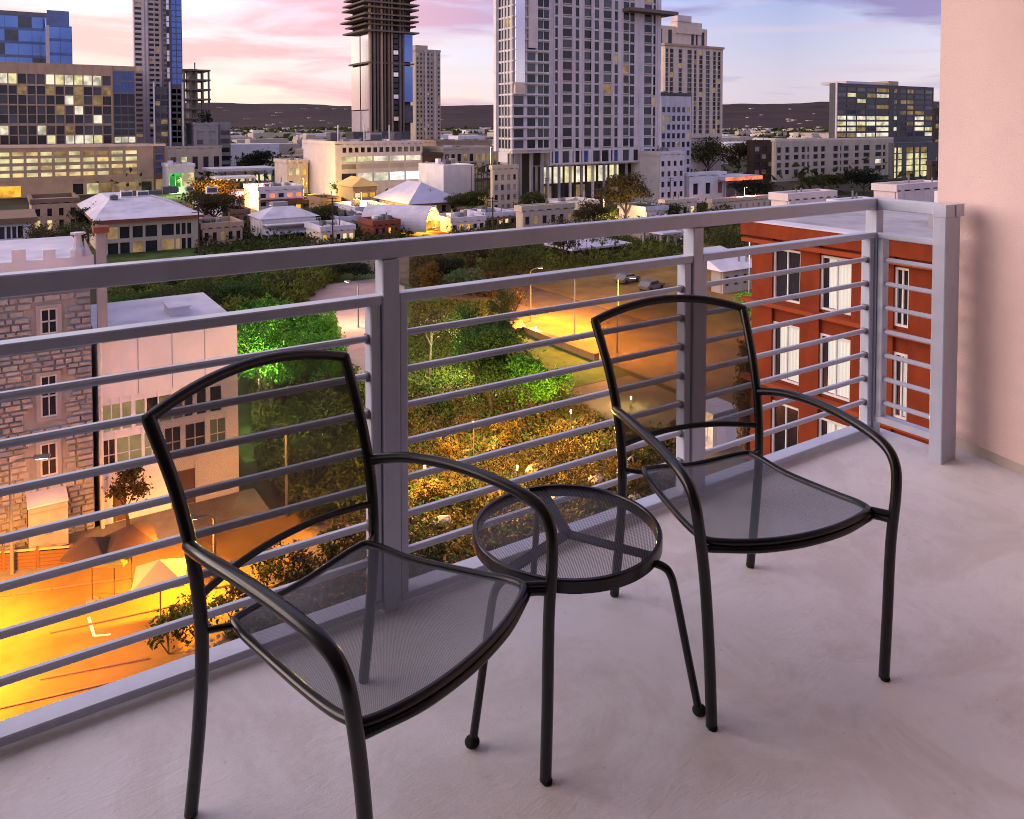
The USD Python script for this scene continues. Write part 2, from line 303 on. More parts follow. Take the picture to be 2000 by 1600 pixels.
# ---------------------------------------------------------------- chairs and table
def make_chair(label, loc, rz):
    t = thing('patio_chair', label, 'chair', loc, rz, 'mesh armchairs on the balcony')
    for s in (-1, 1):
        fr = spline([(s*.250, .266, .004), (s*.257, .266, .16), (s*.268, .262, .34), (s*.284, .260, .47), (s*.291, .247, .535), (s*.293, .205, .570), (s*.292, .11, .588), (s*.287, -.02, .594), (s*.274, -.14, .586), (s*.256, -.215, .572), (s*.243, -.250, .562)], 7)
        MB().tube(fr, .0125, 14, flat=1.08).build('arm_and_front_leg', M['black'], t, smooth=50, local=True)
        bp = spline([(s*.236, -.268, .004), (s*.233, -.240, .20), (s*.233, -.226, .37), (s*.238, -.240, .52), (s*.247, -.284, .66), (s*.262, -.358, .800)], 8)
        MB().tube(bp, .0125, 14, flat=1.1).build('back_post', M['black'], t, smooth=50, local=True)
        for q in ((s*.250, .270), (s*.236, -.268)):
            m = trimesh.creation.cylinder(.0115, .006, sections=14); m.apply_translation((*q, .0032))
            MB().tm(m).build('foot_cap', M['rubber'], t, smooth=30, local=True)
        for pa, pb in (((s*.236, -.232, .392), (s*.178, -.188, .394)), ((s*.274, .262, .415), (s*.236, .205, .410))):
            MB().tube([pa, pb], .007, 8).build('seat_bracket', M['black'], t, smooth=50, local=True)
    xs = np.linspace(-1, 1, 25)
    top = np.c_[xs*.266, -.358 - .022*(1 - xs**2), .796 + .046*(1 - xs**2)]
    low = np.c_[xs*.238, -.230 - .030*(1 - xs**2), .462 + .017*(1 - xs**2)]
    MB().tube(top, .0125, 12).build('top_rail', M['black'], t, smooth=50, local=True)
    MB().tube(low, .008, 10).build('lower_rail', M['black'], t, smooth=50, local=True)
    # back panel between the two rails
    nv = 12; V, UV = [], []
    for i in range(nv):
        k = i / (nv - 1)
        z = low[:, 2]*(1-k) + top[:, 2]*k; zz = np.interp(z, [.37, .52, .66, .800], [-.226, -.240, -.284, -.358])
        hw = np.interp(z, [.37, .52, .66, .800], [.233, .238, .247, .262])
        row = np.c_[xs*hw, zz - .026*(1 - xs**2), z]; V.append(row); UV.append(np.c_[row[:, 0], np.full(25, k*.36)])
    V = np.vstack(V); f = [[i*25+j, i*25+j+1, (i+1)*25+j+1, (i+1)*25+j] for i in range(nv-1) for j in range(24)]
    f = np.array(f); f = np.vstack([f[:, [0, 1, 2]], f[:, [0, 2, 3]]])
    MB().add(V, f).build('back_mesh', M['sling'], t, smooth=True, uv=np.vstack(UV), local=True)
    # seat: rounded outline, sagging sheet, rim
    out = spline([(-.155, -.205, .396), (0, -.214, .382), (.155, -.205, .396), (.186, -.178, .397), (.203, -.06, .392), (.230, .10, .402), (.240, .190, .412), (.222, .228, .413), (.12, .256, .408), (0, .264, .405),
                  (-.12, .256, .408), (-.222, .228, .413), (-.240, .190, .412), (-.230, .10, .402), (-.203, -.06, .392), (-.186, -.178, .397)], 5, closed=True)
    MB().tube(out, .0085, 10, closed=True).build('seat_rim', M['black'], t, smooth=50, local=True)
    n = len(out); c = np.array([0, .02, 0]); V, UV, f = [], [], []
    rings = np.linspace(0, 1, 9)[1:]
    for k in rings:
        ring = c[:2] + (out[:, :2] - c[:2]) * k; z = out[:, 2]*k**2 + (1 - k**2)*.384 + .002
        V.append(np.c_[ring, z])
    V = np.vstack([[(*c[:2], .386)], *V])
    for j in range(n): f.append([0, 1 + j, 1 + (j+1) % n])
    for i in range(len(rings) - 1):
        for j in range(n):
            q = (j+1) % n; a, b = 1 + i*n, 1 + (i+1)*n; f += [[a+j, b+j, b+q], [a+j, b+q, a+q]]
    MB().add(V, f).build('seat_mesh', M['sling_seat'], t, smooth=True, uv=V[:, :2], local=True)
    fr = spline([(-.272, .262, .399), (-.248, .226, .397), (-.216, .234, .397), (-.12, .259, .392), (0, .267, .389), (.12, .259, .392), (.216, .234, .397), (.248, .226, .397), (.272, .262, .399)], 5)
    MB().tube(fr, .009, 10).build('front_rail', M['black'], t, smooth=50, local=True)
    return t
def heading(e): return math.atan2(-e[0], e[1])
ch = make_chair('black mesh armchair nearest the camera, cut off by the bottom edge of the photo', (.619, 1.477, 0), heading((.359, -.933)))
dup(ch, (1.665, 1.426, 0), heading((-.25, -.968)), 'black mesh armchair between the round table and the pink wall')

tb = thing('side_table', 'low round black side table with wire mesh top between the chairs', 'table', (1.195, 1.572, 0))
ring = np.array([(.232*math.cos(a), .232*math.sin(a), .356) for a in np.linspace(0, 2*math.pi, 65)[:-1]])
prof = [(.226, .340), (.226, .366), (.229, .370), (.237, .370), (.240, .366), (.240, .340)]
v, f = [], []
for a in np.linspace(0, 2*math.pi, 73)[:-1]: v += [(r*math.cos(a), r*math.sin(a), z) for r, z in prof]
for i in range(72):
    for j in range(6):
        k, q = (i+1) % 72, (j+1) % 6; f += [[i*6+j, k*6+q, k*6+j], [i*6+j, i*6+q, k*6+q]]
MB().add(v, np.array(f)[:, ::-1]).build('rim', M['black'], tb, smooth=40, local=True)
a = np.linspace(0, 2*math.pi, 49)[:-1]
V = np.vstack([[(0, 0, .362)], np.c_[.2265*np.cos(a), .2265*np.sin(a), np.full(48, .362)]])
MB().add(V, [[0, 1+i, 1+(i+1) % 48] for i in range(48)]).build('mesh_top', M['expanded'], tb, uv=V[:, :2], local=True)
for ang in (195, 299, 70):
    c, s = math.cos(math.radians(ang)), math.sin(math.radians(ang))
    pth = spline([(.20*c, .20*s, .336), (.248*c, .248*s, .334), (.270*c, .270*s, .318), (.284*c, .284*s, .27), (.312*c, .312*s, .14), (.340*c, .340*s, .012)], 6)
    lg = MB().tube(pth, .0095, 12).build('leg', M['black'], tb, smooth=50, local=True)
    m = trimesh.creation.icosphere(2, 1.0); m.apply_scale((.017, .017, .0125)); m.apply_translation((.342*c, .342*s, .0125))
    MB().tm(m).build('foot', M['rubber'], lg, smooth=True, local=True)
    MB().bar((0.0, 0.0, .351), (.227*c, .227*s, .351), .030, .006).build('spoke', M['black'], tb, local=True)

# ================================================================ the city below
def on_y(px, py, y): r = ray(px, py); return r * (y / r[1]) + np.array([0, 0, EYE])
def on_x(px, py, x): r = ray(px, py); return r * (x / r[0]) + np.array([0, 0, EYE])
def depth(p): return float(p[0] * F2[0] + p[1] * F2[1])

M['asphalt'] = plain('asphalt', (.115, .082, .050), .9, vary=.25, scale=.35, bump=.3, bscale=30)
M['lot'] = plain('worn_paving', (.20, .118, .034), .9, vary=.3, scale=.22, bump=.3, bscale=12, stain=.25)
M['paving'] = plain('pink_paving', (.38, .27, .24), .9, vary=.15, scale=.5)
M['concrete'] = plain('concrete', (.17, .145, .12), .85, vary=.18, scale=.5, stain=.25)
M['line'] = plain('road_paint', (.72, .70, .64), .7)
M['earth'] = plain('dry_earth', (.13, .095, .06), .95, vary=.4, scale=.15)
M['grass'] = plain('grass_ground', (.055, .085, .02), .95, vary=.5, scale=.3)
M['plain'] = plain('wooded_plain', (.050, .042, .024), .95, vary=.6, scale=.02)
M['hill'] = plain('far_hill', (.036, .018, .017), 1.0, vary=.35, scale=.004)
M['bark'] = plain('bark', (.06, .045, .035), .9, vary=.3, scale=4)
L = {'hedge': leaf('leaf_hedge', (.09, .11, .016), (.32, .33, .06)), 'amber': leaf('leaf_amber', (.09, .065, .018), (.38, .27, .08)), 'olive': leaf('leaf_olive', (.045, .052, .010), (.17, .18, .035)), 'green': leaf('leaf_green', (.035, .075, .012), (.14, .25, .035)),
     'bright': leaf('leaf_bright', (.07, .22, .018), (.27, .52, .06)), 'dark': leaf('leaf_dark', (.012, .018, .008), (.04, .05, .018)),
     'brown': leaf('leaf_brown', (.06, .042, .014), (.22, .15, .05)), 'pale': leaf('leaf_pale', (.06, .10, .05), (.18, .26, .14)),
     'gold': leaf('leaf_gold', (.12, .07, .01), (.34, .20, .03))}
for n, c in dict(limestone=(.33, .30, .28), stucco=(.62, .53, .52), white=(.60, .56, .59), pinkwhite=(.56, .46, .47), tan=(.40, .27, .19), brown=(.20, .12, .08), darkbrown=(.07, .048, .038), grey=(.26, .24, .25),
                 tower=(.56, .51, .54), cream=(.58, .46, .38), darkgrey=(.10, .095, .10), terracotta=(.17, .028, .009), rust=(.25, .045, .014), slab=(.16, .125, .105), beige=(.44, .35, .28), lavroof=(.42, .40, .52), roofwhite=(.66, .60, .66), redtile=(.20, .06, .04), timber=(.16, .085, .04), canvas=(.62, .42, .16), umber=(.07, .04, .028), olivecanvas=(.20, .18, .05), steel=(.16, .16, .17), curtain=(.62, .68, .62)).items():
    M[n] = plain('paint_' + n, c, .8, vary=.1, scale=.35, stain=.07)
M['stucco'] = plain('annexe_stucco', (.66, .60, .61), .85, vary=.05, scale=.5)
M['terracotta'] = plain('red_render', (.18, .030, .010), .85, vary=.18, scale=.8, bump=.3, bscale=30, stain=.28)
M['roofgrey'] = plain('grey_roof_membrane', (.34, .31, .33), .8, vary=.25, scale=.4, stain=.2)
M['roofwhite'] = plain('roof_membrane', (.52, .48, .54), .75, vary=.15, scale=.3, stain=.2)
M['win'] = glass('window_glass', (.018, .017, .022), .12, spec=.45); M['winblue'] = glass('blue_glass', (.035, .075, .22), .06); M['wingrey'] = glass('grey_glass', (.045, .045, .06), .1, spec=.6)
M['mirror'] = plain('mirror_glass', (.80, .76, .78), .12, 1.0, vary=.05); M['mirrorblue'] = plain('mirror_blue_glass', (.12, .20, .46), .10, .85, vary=.15, scale=.05)
M['frame'] = plain('window_frame', (.55, .50, .48), .6); M['carpaint'] = plain('car_paint_grey', (.10, .10, .11), .25, .3, spec=.8); M['cardark'] = plain('car_paint_dark', (.02, .02, .025), .25, .2, spec=.8)
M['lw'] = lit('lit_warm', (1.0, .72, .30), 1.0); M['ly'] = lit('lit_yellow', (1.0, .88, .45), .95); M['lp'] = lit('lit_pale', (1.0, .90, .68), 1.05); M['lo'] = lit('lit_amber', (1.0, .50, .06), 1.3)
M['lgreen'] = lit('lit_green', (.10, .75, .12), 1.0); M['lred'] = lit('lit_red', (1.0, .22, .12), 1.6); M['lwhite'] = lit('lit_white', (1.0, .95, .88), 2.2); M['lamp'] = lit('lamp_lens', (1.0, .80, .45), 14.0, .05); M['ldim'] = lit('lit_dim', (.55, .36, .16), .6)

# ---- ground, roads, hills
def sheet(name, pts, z, m, label=None, kind='structure', sub=None):
    p = np.asarray([q[:2] for q in pts]); import shapely
    tri = trimesh.creation.triangulate_polygon(shapely.Polygon(p), engine='earcut')
    return tag(MB().add(np.c_[tri[0], np.full(len(tri[0]), z)], tri[1]).build(name, m), label, None, None, kind)
sheet('ground', [(-6000, -60), (-6000, 9000), (9000, 9000), (9000, -2500), (2500, -2500), (60, -60)], GZ, M['plain'], 'wooded plain under the city')
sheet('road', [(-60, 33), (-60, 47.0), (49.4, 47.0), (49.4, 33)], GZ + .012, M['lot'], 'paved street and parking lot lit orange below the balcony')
sheet('cross_street', [(49.8, 20), (49.8, 170), (64, 170), (64, 20)], GZ + .016, M['asphalt'], 'street running away between the gardens')
sheet('far_street', [(-60, 170), (-60, 182), (160, 182), (160, 170)], GZ + .008, M['asphalt'], 'far street beyond the gardens')
MB().box((-60, 47.0, GZ), (13.4, 50.6, GZ + .13)).build('pavement', M['concrete']); tag(stage.GetPrimAtPath('/World/pavement'), 'pavement in front of the limestone building', kind='structure')
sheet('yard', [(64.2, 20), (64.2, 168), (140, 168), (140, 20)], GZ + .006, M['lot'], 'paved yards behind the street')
sheet('lawn', [(14, 55), (14, 165), (49.3, 165), (49.3, 55)], GZ + .010, M['grass'], 'grassy lots beside the cross street')
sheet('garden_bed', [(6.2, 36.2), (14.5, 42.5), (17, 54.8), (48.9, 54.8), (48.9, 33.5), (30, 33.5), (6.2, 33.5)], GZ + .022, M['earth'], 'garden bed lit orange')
ln = MB()
for a, b in (((173, 1206), (184, 1243)), ((184, 1243), (216, 1240))):
    A, B = on_z(*a), on_z(*b); t = (B - A) / np.linalg.norm(B - A); n_ = np.array([-t[1], t[0], 0]) * .06
    ln.add([A - n_ + [0, 0, .02], A + n_ + [0, 0, .02], B + n_ + [0, 0, .02], B - n_ + [0, 0, .02]], [[0, 2, 1], [0, 3, 2]])
tag(ln.build('bay_marking', M['line']), 'white painted corner of a parking bay', kind='structure')
t = thing('kerb_stones', 'long low dark kerbs crossing the paved street at lower left', 'kerb', on_z(200, 1300))
for a, b in (((97, 1238), (387, 1175)), ((78, 1329), (290, 1288)), ((-40, 1395), (227, 1333)), ((-60, 1175), (330, 1120))):
    A, B_ = on_z(*a), on_z(*b); n_ = max(2, int(np.linalg.norm(B_ - A) / 1.8))
    for k in range(n_):
        p_, q_ = A + (B_ - A) * (k + .01) / n_, A + (B_ - A) * (k + .99) / n_; MB().bar(p_ + [0, 0, .045], q_ + [0, 0, .045], .09, .09, cham=.02).build('kerb_stone', M['brown'], t)
# hills along the horizon
th = np.radians(np.linspace(-8, 76, 240)); rr = np.linspace(2600, 7000, 22); V = []
for r in rr:
    k = min(1, (r - 2600) / 3000)
    for a in th:
        q = np.array([math.sin(a) * r, math.cos(a) * r, 0]); h = GZ - 3 + k * (105 + 55 * meshkit.fbm(q / 1500., 4, 3) + 30 * meshkit.fbm(q / 300., 3, 5)) * (r / 5600 if r < 5600 else 1) * 1.04
        V.append((q[0], q[1], h))
nt = len(th); f = [[i*nt+j, i*nt+j+1, (i+1)*nt+j+1] for i in range(21) for j in range(nt-1)] + [[i*nt+j, (i+1)*nt+j+1, (i+1)*nt+j] for i in range(21) for j in range(nt-1)]
tag(MB().add(V, np.array(f)[:, ::-1]).build('hills', M['hill'], smooth=True), 'dusky purple brown hills along the horizon', kind='structure')

def hill_z(q):
    r = float(np.hypot(q[0], q[1])); k = min(1, (r - 2600) / 3000)
    return GZ - 3 + k * (105 + 55 * float(meshkit.fbm(q / 1500., 4, 3)) + 30 * float(meshkit.fbm(q / 300., 3, 5))) * (r / 5600 if r < 5600 else 1) * 1.04
hb = MB(); gh = np.random.default_rng(77)
for k in range(120):
    r, a = gh.uniform(2700, 5200), np.radians(gh.uniform(-6, 68)); q = np.array([math.sin(a) * r, math.cos(a) * r, 0.]); zz = hill_z(q); w_ = gh.uniform(6, 40); hb.box((q[0], q[1], zz - 8), (q[0] + w_, q[1] + 15, zz + gh.uniform(2, 5)))
hb_ = hb.build('hillside_houses', M['beige']); tag(hb_, 'pale specks of far houses on the hillsides', kind='stuff')

# ---- foliage
def quads(P, size, seed, flat=0.0):
    """leaf clumps: one small bent quad at each point, turned at random"""
    g = np.random.default_rng(seed); n = len(P); a = g.normal(size=(n, 3)); a /= np.linalg.norm(a, axis=1, keepdims=True)
    b = g.normal(size=(n, 3)); b[:, 2] *= 1 - flat; b -= a * np.sum(a * b, 1, keepdims=True); b /= np.linalg.norm(b, axis=1, keepdims=True)
    s = size * np.clip(g.lognormal(-.15, .45, n), .35, 2.2)[:, None]; c = np.cross(a, b) * s * .25
    v = np.stack([P - a*s - c, P - b*s*.55 + c, P + a*s - c, P + b*s*.55 + c], 1).reshape(-1, 3)
    i = np.arange(n)[:, None] * 4; return v, np.vstack([i + [0, 1, 2], i + [0, 2, 3]])
seed_ = [100]
def crown_points(c, rx, rz, n, g, blobs=14, fill=.5):
    k = g.normal(size=(blobs, 3)); k /= np.linalg.norm(k, axis=1, keepdims=True); k *= g.uniform(.25, .72, (blobs, 1))
    rad = g.uniform(.26, .46, blobs); w = rad**2 / np.sum(rad**2); out = []
    for q, r, m in zip(k, rad, np.maximum(3, (w * n).astype(int))):
        d = g.normal(size=(m, 3)); d /= np.linalg.norm(d, axis=1, keepdims=True); d[:, 2] = np.where(d[:, 2] < -.5, -d[:, 2], d[:, 2])
        out.append(q + d * r * (g.uniform(0, 1, (m, 1)) ** fill))
    return c + np.vstack(out) * [rx, rx, rz]
def plant(name, label, cat, base, h, w, m, n=1400, trunk=.32, group=None, blobs=14, leafpx=2.3):
    seed_[0] += 1; g = np.random.default_rng(seed_[0]); base = np.asarray(base, float); d = max(depth(base), 20)
    t = thing(name, label, cat, base, 0, group); ch = h * (1 - trunk) / 2; c = base + [0, 0, h - ch]
    mb = MB(); r0 = max(.05, h * .022); lean = g.normal(size=2) * h * .03
    mb.tube([base, base + [lean[0]*.4, lean[1]*.4, h*trunk*.6], base + [*lean, h*trunk*1.15], c + [*lean, ch*.3]], [r0*1.3, r0, r0*.8, r0*.3], 7)
    for k in range(5):
        a = g.uniform(0, 6.28); s = base + [*lean, h*trunk*g.uniform(.8, 1.1)]; e = c + np.array([math.cos(a)*w*.33, math.sin(a)*w*.33, ch*g.uniform(-.2, .5)])
        mb.tube([s, (s+e)/2 + [0, 0, h*.03], e], [r0*.55, r0*.4, r0*.15], 5)
    mb.build('trunk', M['bark'], t)
    v, f = quads(np.vstack([crown_points(c, w/2*1.05, ch*1.1, int(n*2.4), g, blobs), crown_points(c, w/2*1.18, ch*1.2, int(n*.25), g, 30)]), max(.10, d * leafpx * .72 / F), seed_[0])
    MB().add(v, f).build('crown', L[m], t); return t
def shrub(label, base, h, w, m, n=500, group=None, name='shrub', leafpx=2.0):
    seed_[0] += 1; g = np.random.default_rng(seed_[0]); base = np.asarray(base, float); d = max(depth(base), 20)
    t = thing(name, label, 'shrub', base, 0, group)
    mb = MB()
    for k in range(4):
        a = g.uniform(0, 6.28); mb.tube([base, base + [math.cos(a)*w*.15, math.sin(a)*w*.15, h*.4], base + [math.cos(a)*w*.3, math.sin(a)*w*.3, h*.75]], [.03, .022, .01], 5)
    mb.build('stems', M['bark'], t)
    v, f = quads(crown_points(base + [0, 0, h*.5], w/2*1.05, h*.55, n, g, 8), max(.09, d * leafpx / F), seed_[0]); MB().add(v, f).build('foliage', L[m], t); return t
def cover(name, label, pts, n, hgt, m, seed, size=.14, kind='stuff'):
    """low ground cover scattered over an outline given as ground points"""
    import shapely
    g = np.random.default_rng(seed); pg = shapely.Polygon([q[:2] for q in pts]); x0, y0, x1, y1 = pg.bounds; P = []
    Q = np.c_[g.uniform(x0, x1, n*3), g.uniform(y0, y1, n*3)]; Q = Q[shapely.contains_xy(pg, Q)][:n]
    hh = hgt * meshkit.fbm(np.c_[Q * .45, np.full(len(Q), seed)], 3, seed) ** 1.6 * 2.2
    P = np.c_[Q, GZ + hh * g.uniform(.1, 1, len(Q))]; v, f = quads(P, size, seed, .5)
    return tag(MB().add(v, f).build(name, L[m]), label, None, None, kind)

# ---- walls with windows
def fbox(mb, ax, plane, u0, u1, z0, z1, o0, o1):
    return mb.box((u0, plane - o1, z0), (u1, plane - o0, z1)) if ax == 'f' else mb.box((plane - o1, u0, z0), (plane - o0, u1, z1))
def grid(n, a, b, share, m0=0.0, m1=0.0):
    """n openings between a and b, each taking its share of the pitch"""
    a, b = a + (b-a)*m0, b - (b-a)*m1; p = (b - a) / n
    return [(a + p*(i + (1-share)/2), a + p*(i + (1+share)/2)) for i in range(n)]
def facade(t, wall, ax, plane, u0, u1, z0, z1, cols, rows, pane, proud=.25, sp=.04, name='window', stuff=False, frame=None):
    edges = [u0] + [x for c in cols for x in c] + [u1]
    for i in range(0, len(edges), 2):
        if edges[i+1] - edges[i] > .02: fbox(wall, ax, plane, edges[i], edges[i+1], z0, z1, -.1, proud)
    edges = [z0] + [x for r in rows for x in r] + [z1]
    for i in range(0, len(edges), 2):
        if edges[i+1] - edges[i] > .02: fbox(wall, ax, plane, u0 + .01, u1 - .01, edges[i], edges[i+1], -.1, proud - sp)
    if stuff:
        groups = {}
        for i, (a, b) in enumerate(cols):
            for j, (c, d) in enumerate(rows): fbox(groups.setdefault(pane(i, j), MB()), ax, plane, a - .03, b + .03, c - .03, d + .03, -.05, .03)
        for k, mb in groups.items(): tag(mb.build('windows', M[k], t), kind='stuff')
        return
    for i, (a, b) in enumerate(cols):
        for j, (c, d) in enumerate(rows):
            k = pane(i, j)
            if k:
                w = fbox(MB(), ax, plane, a - .03, b + .03, c - .03, d + .03, -.05, .03).build(name, M[k], t)
                if frame:
                    fm = MB(); th_ = .06
                    fbox(fm, ax, plane, (a+b)/2 - th_/2, (a+b)/2 + th_/2, c, d, .02, .07); fbox(fm, ax, plane, a, b, (c+d)/2 - th_/2, (c+d)/2 + th_/2, .02, .065)
                    fm.build('sash', M[frame], w)
class B:
    """an upright building block: near left corner under column a at d metres, right end of its front at column b, roof at row top"""
    def __init__(s, name, label, cat, a, d, b, top, back=20.0, c=None, base=GZ, group=None):
        P = at(a, d); s.x0, s.y0 = float(P[0]), float(P[1]); s.x1 = x_at(b, s.y0); s.y1 = y_at(c, s.x0) if c is not None else s.y0 + back
        s.z0, s.z1, s.d = base, zpy(top, d), d; s.t = thing(name, label, cat, (s.x0, s.y0, base), 0, group); s.w = MB()
    def core(s, inset=0.0): s.w.box((s.x0, s.y0, s.z0 - .3), (s.x1, s.y1, s.z1)); return s
    def z(s, py): return zpy(py, s.d)
    def x(s, px): return x_at(px, s.y0)
    def parapet(s, m, h=.9, o=.3, name='parapet'):
        mb = MB(); mb.box((s.x0 - o, s.y0 - o, s.z1 - .2), (s.x1 + o, s.y0 + .35, s.z1 + h)); mb.box((s.x0 - o, s.y0 + .36, s.z1 - .2), (s.x0 + .35, s.y1 + o, s.z1 + h))
        mb.box((s.x0 + .36, s.y1 - .35, s.z1 - .2), (s.x1 - .36, s.y1 + o, s.z1 + h)); mb.box((s.x1 - .35, s.y0 + .36, s.z1 - .2), (s.x1 + o, s.y1 + o, s.z1 + h)); mb.build(name, M[m], s.t); return s
    def wallbuild(s, m): s.w.build('wall', M[m], s.t); return s
    def boxes(s, name, m, lst):
        for lo, hi in lst: MB().box(lo, hi).build(name, M[m], s.t)
        return s
def pick(*opts):
    ks = [o for o, n in opts for _ in range(n)]; return lambda i, j: ks[int(rng.integers(len(ks)))]

# ---- near: limestone building and white annexe across the street
YF = 50.7
X0, X1 = -9.0, float(on_y(179, 700, YF)[0])
zp = float(on_y(100, 532, YF)[2])
t = thing('limestone_building', 'rough limestone block building with white battlemented parapet across the street', 'building', (X0, YF, GZ))
core = MB().box((X0, YF + .02, GZ - .2), (X1, YF + 14, zp))
core.build('wall', M['limestone'], t)
wins = [(on_y(78, a, YF), on_y(113, b, YF)) for a, b in ((604, 650), (735, 811), (868, 925))] + [(on_y(-92, a, YF), on_y(-57, b, YF)) for a, b in ((604, 650), (735, 811))]
wr = [(float(a[0]), float(b[0]), float(b[2]), float(a[2])) for a, b in wins]
stones = []; z = GZ + .02; g = np.random.default_rng(3); row = 0
while z < zp - .05:
    hh = min(g.uniform(.24, .40), zp - z); x = -2.4 - g.uniform(0, .5)
    while x < X1 - .02:
        ww = min(g.uniform(.38, .85), X1 - x)
        if X1 - x - ww < .3: ww = X1 - x
        if not any(x + ww > a - .22 and x < b + .22 and z + hh > c - .22 and z < d + .22 for a, b, c, d in wr): stones.append((x, z, ww, hh))
        x += ww
    z += hh; row += 1
M['stone_b'] = plain('limestone_warm', (.36, .315, .29), .85, vary=.25, scale=2.0, bump=.5, bscale=6); M['stone_c'] = plain('limestone_grey', (.28, .25, .24), .85, vary=.25, scale=2.0, bump=.5, bscale=6)
rest = MB(); stones.sort(key=lambda s: -s[1])
for i, (x, z, w, h) in enumerate(stones):
    o = g.uniform(.05, .17); q = .024; c = g.uniform(.02, .05)
    a = np.array([(x+q, 0, z+q), (x+w-q, 0, z+q), (x+w-q, 0, z+h-q), (x+q, 0, z+h-q)]); j = g.uniform(-.02, .02, (4, 3)); b = a + (np.array([(c, 0, c), (-c, 0, c), (-c, 0, -c), (c, 0, -c)])) + j
    v = np.vstack([a + [0, YF + .03, 0], b * [1, 0, 1] + [0, YF - o, 0] + j * [0, 1, 0]]); f = [[4, 5, 6], [4, 6, 7]] + [x_ for k in range(4) for x_ in ([k, (k+1) % 4, 4+(k+1) % 4], [k, 4+(k+1) % 4, 4+k])]
    if i < 300: MB().add(v, f).build('stone', M[('limestone', 'stone_b', 'stone_c')[int(g.integers(3))]], t)
    else: rest.add(v, f)
if rest.n: tag(rest.build('stones', M['limestone'], t), kind='stuff')
for a, b, c, d in wr:
    w = MB().box((a, YF - .01, c), (b, YF + .015, d)).build('window', M['win'], t)
    fm = MB(); s_ = .09
    for lo, hi in (((a-.2, c-.2), (a, d+.2)), ((b, c-.2), (b+.2, d+.2)), ((a, c-.2), (b, c)), ((a, d), (b, d+.2))): fm.box((lo[0], YF - .10, lo[1]), (hi[0], YF + .018, hi[1]))
    fm.build('surround', M['limestone'], w)
    fm = MB()
    for lo, hi in (((a, c), (a+s_, d)), ((b-s_, c), (b, d)), ((a+s_, c), (b-s_, c+s_)), ((a+s_, d-s_), (b-s_, d)), ((a+s_, (c+d)/2-.04), (b-s_, (c+d)/2+.04)), (((a+b)/2-.03, c+s_), ((a+b)/2+.03, d-s_))): fm.box((lo[0], YF - .05, lo[1]), (hi[0], YF - .011, hi[1]))
    fm.build('sash', M['frame'], w)
zt = float(on_y(100, 505, YF)[2])
MB().box((X0, YF - .22, zp + .003), (X1 + .2, YF + .25, zt)).build('parapet', M['white'], t)
MB().box((X0, YF + .26, zp - .02), (X1 + .1, YF + 13.8, zp + .25)).build('roof', M['roofwhite'], t)
for a, b in ((22, 50), (83, 108), (-70, -40)):
    p, q = on_y(a, 488, YF), on_y(b, 488, YF); MB().box((float(p[0]), YF - .2, zt - .01), (float(q[0]), YF + .2, float(p[2]))).build('merlon', M['white'], t)
p, q = on_y(138, 455, YF), on_y(166, 505, YF); cx_ = float(p[0] + q[0]) / 2; w_ = float(q[0] - p[0]); zb, ztop = zt - .02, float(p[2])
fin = MB()
H_ = ztop - zb
for a, b, k0, k1 in ((0, .30, .62, .62), (.30, .42, .58, .40), (.42, .88, .40, .26), (.88, .93, .26, .52), (.93, 1.0, .56, .56)):
    n_ = 8; ang = np.arange(n_) * 2 * math.pi / n_ + math.pi / 8
    lo = np.c_[cx_ + np.cos(ang)*w_*k0, YF + .05 + np.sin(ang)*w_*k0*.8, np.full(n_, zb + H_*a)]; hi = np.c_[cx_ + np.cos(ang)*w_*k1, YF + .05 + np.sin(ang)*w_*k1*.8, np.full(n_, zb + H_*b)]
    f = [x_ for i in range(n_) for x_ in ([i, (i+1) % n_, n_+(i+1) % n_], [i, n_+(i+1) % n_, n_+i])] + [[n_, n_+i, n_+i+1] for i in range(1, n_-1)] + [[0, i+1, i] for i in range(1, n_-1)]
    fin.add(np.vstack([lo, hi]), f)
fin.build('finial', M['white'], t)
# sloping gable piece right of the finial and the tall flue
p = on_y(166, 500, YF); gm = MB(); gm.add([(p[0], YF-.15, zt-.02), (p[0], YF+.15, zt-.02), (X1+.15, YF-.15, zt-.02), (X1+.15, YF+.15, zt-.02), (p[0], YF-.15, zt+1.0), (p[0], YF+.15, zt+1.0)], [[0, 2, 4], [1, 5, 3], [4, 2, 3], [4, 3, 5], [0, 4, 5], [0, 5, 1], [0, 1, 3], [0, 3, 2]]); gm.build('gable', M['white'], t)
f0, f1 = float(on_y(188, 600, YF)[0]), float(on_y(207, 600, YF)[0])
fl_ = thing('chimney_flue', 'tall square grey flue with brown cap between limestone building and white annexe', 'chimney', ((f0+f1)/2, YF - .5, GZ))
ztf = float(on_y(197, 452, YF)[2])
MB().box((f0, YF - .75, float(on_y(197, 660, YF)[2])), (f1, YF - .25, ztf)).build('shaft', M['grey'], fl_); MB().box((f0 - .15, YF - .9, ztf + .002), (f1 + .15, YF - .1, ztf + .35)).build('cap', M['redtile'], fl_)
MB().tube([((f0+f1)/2 - .15, YF - .45, GZ), ((f0+f1)/2 - .15, YF - .45, float(on_y(197, 662, YF)[2]))], .10, 8).build('downpipe', M['frame'], fl_)

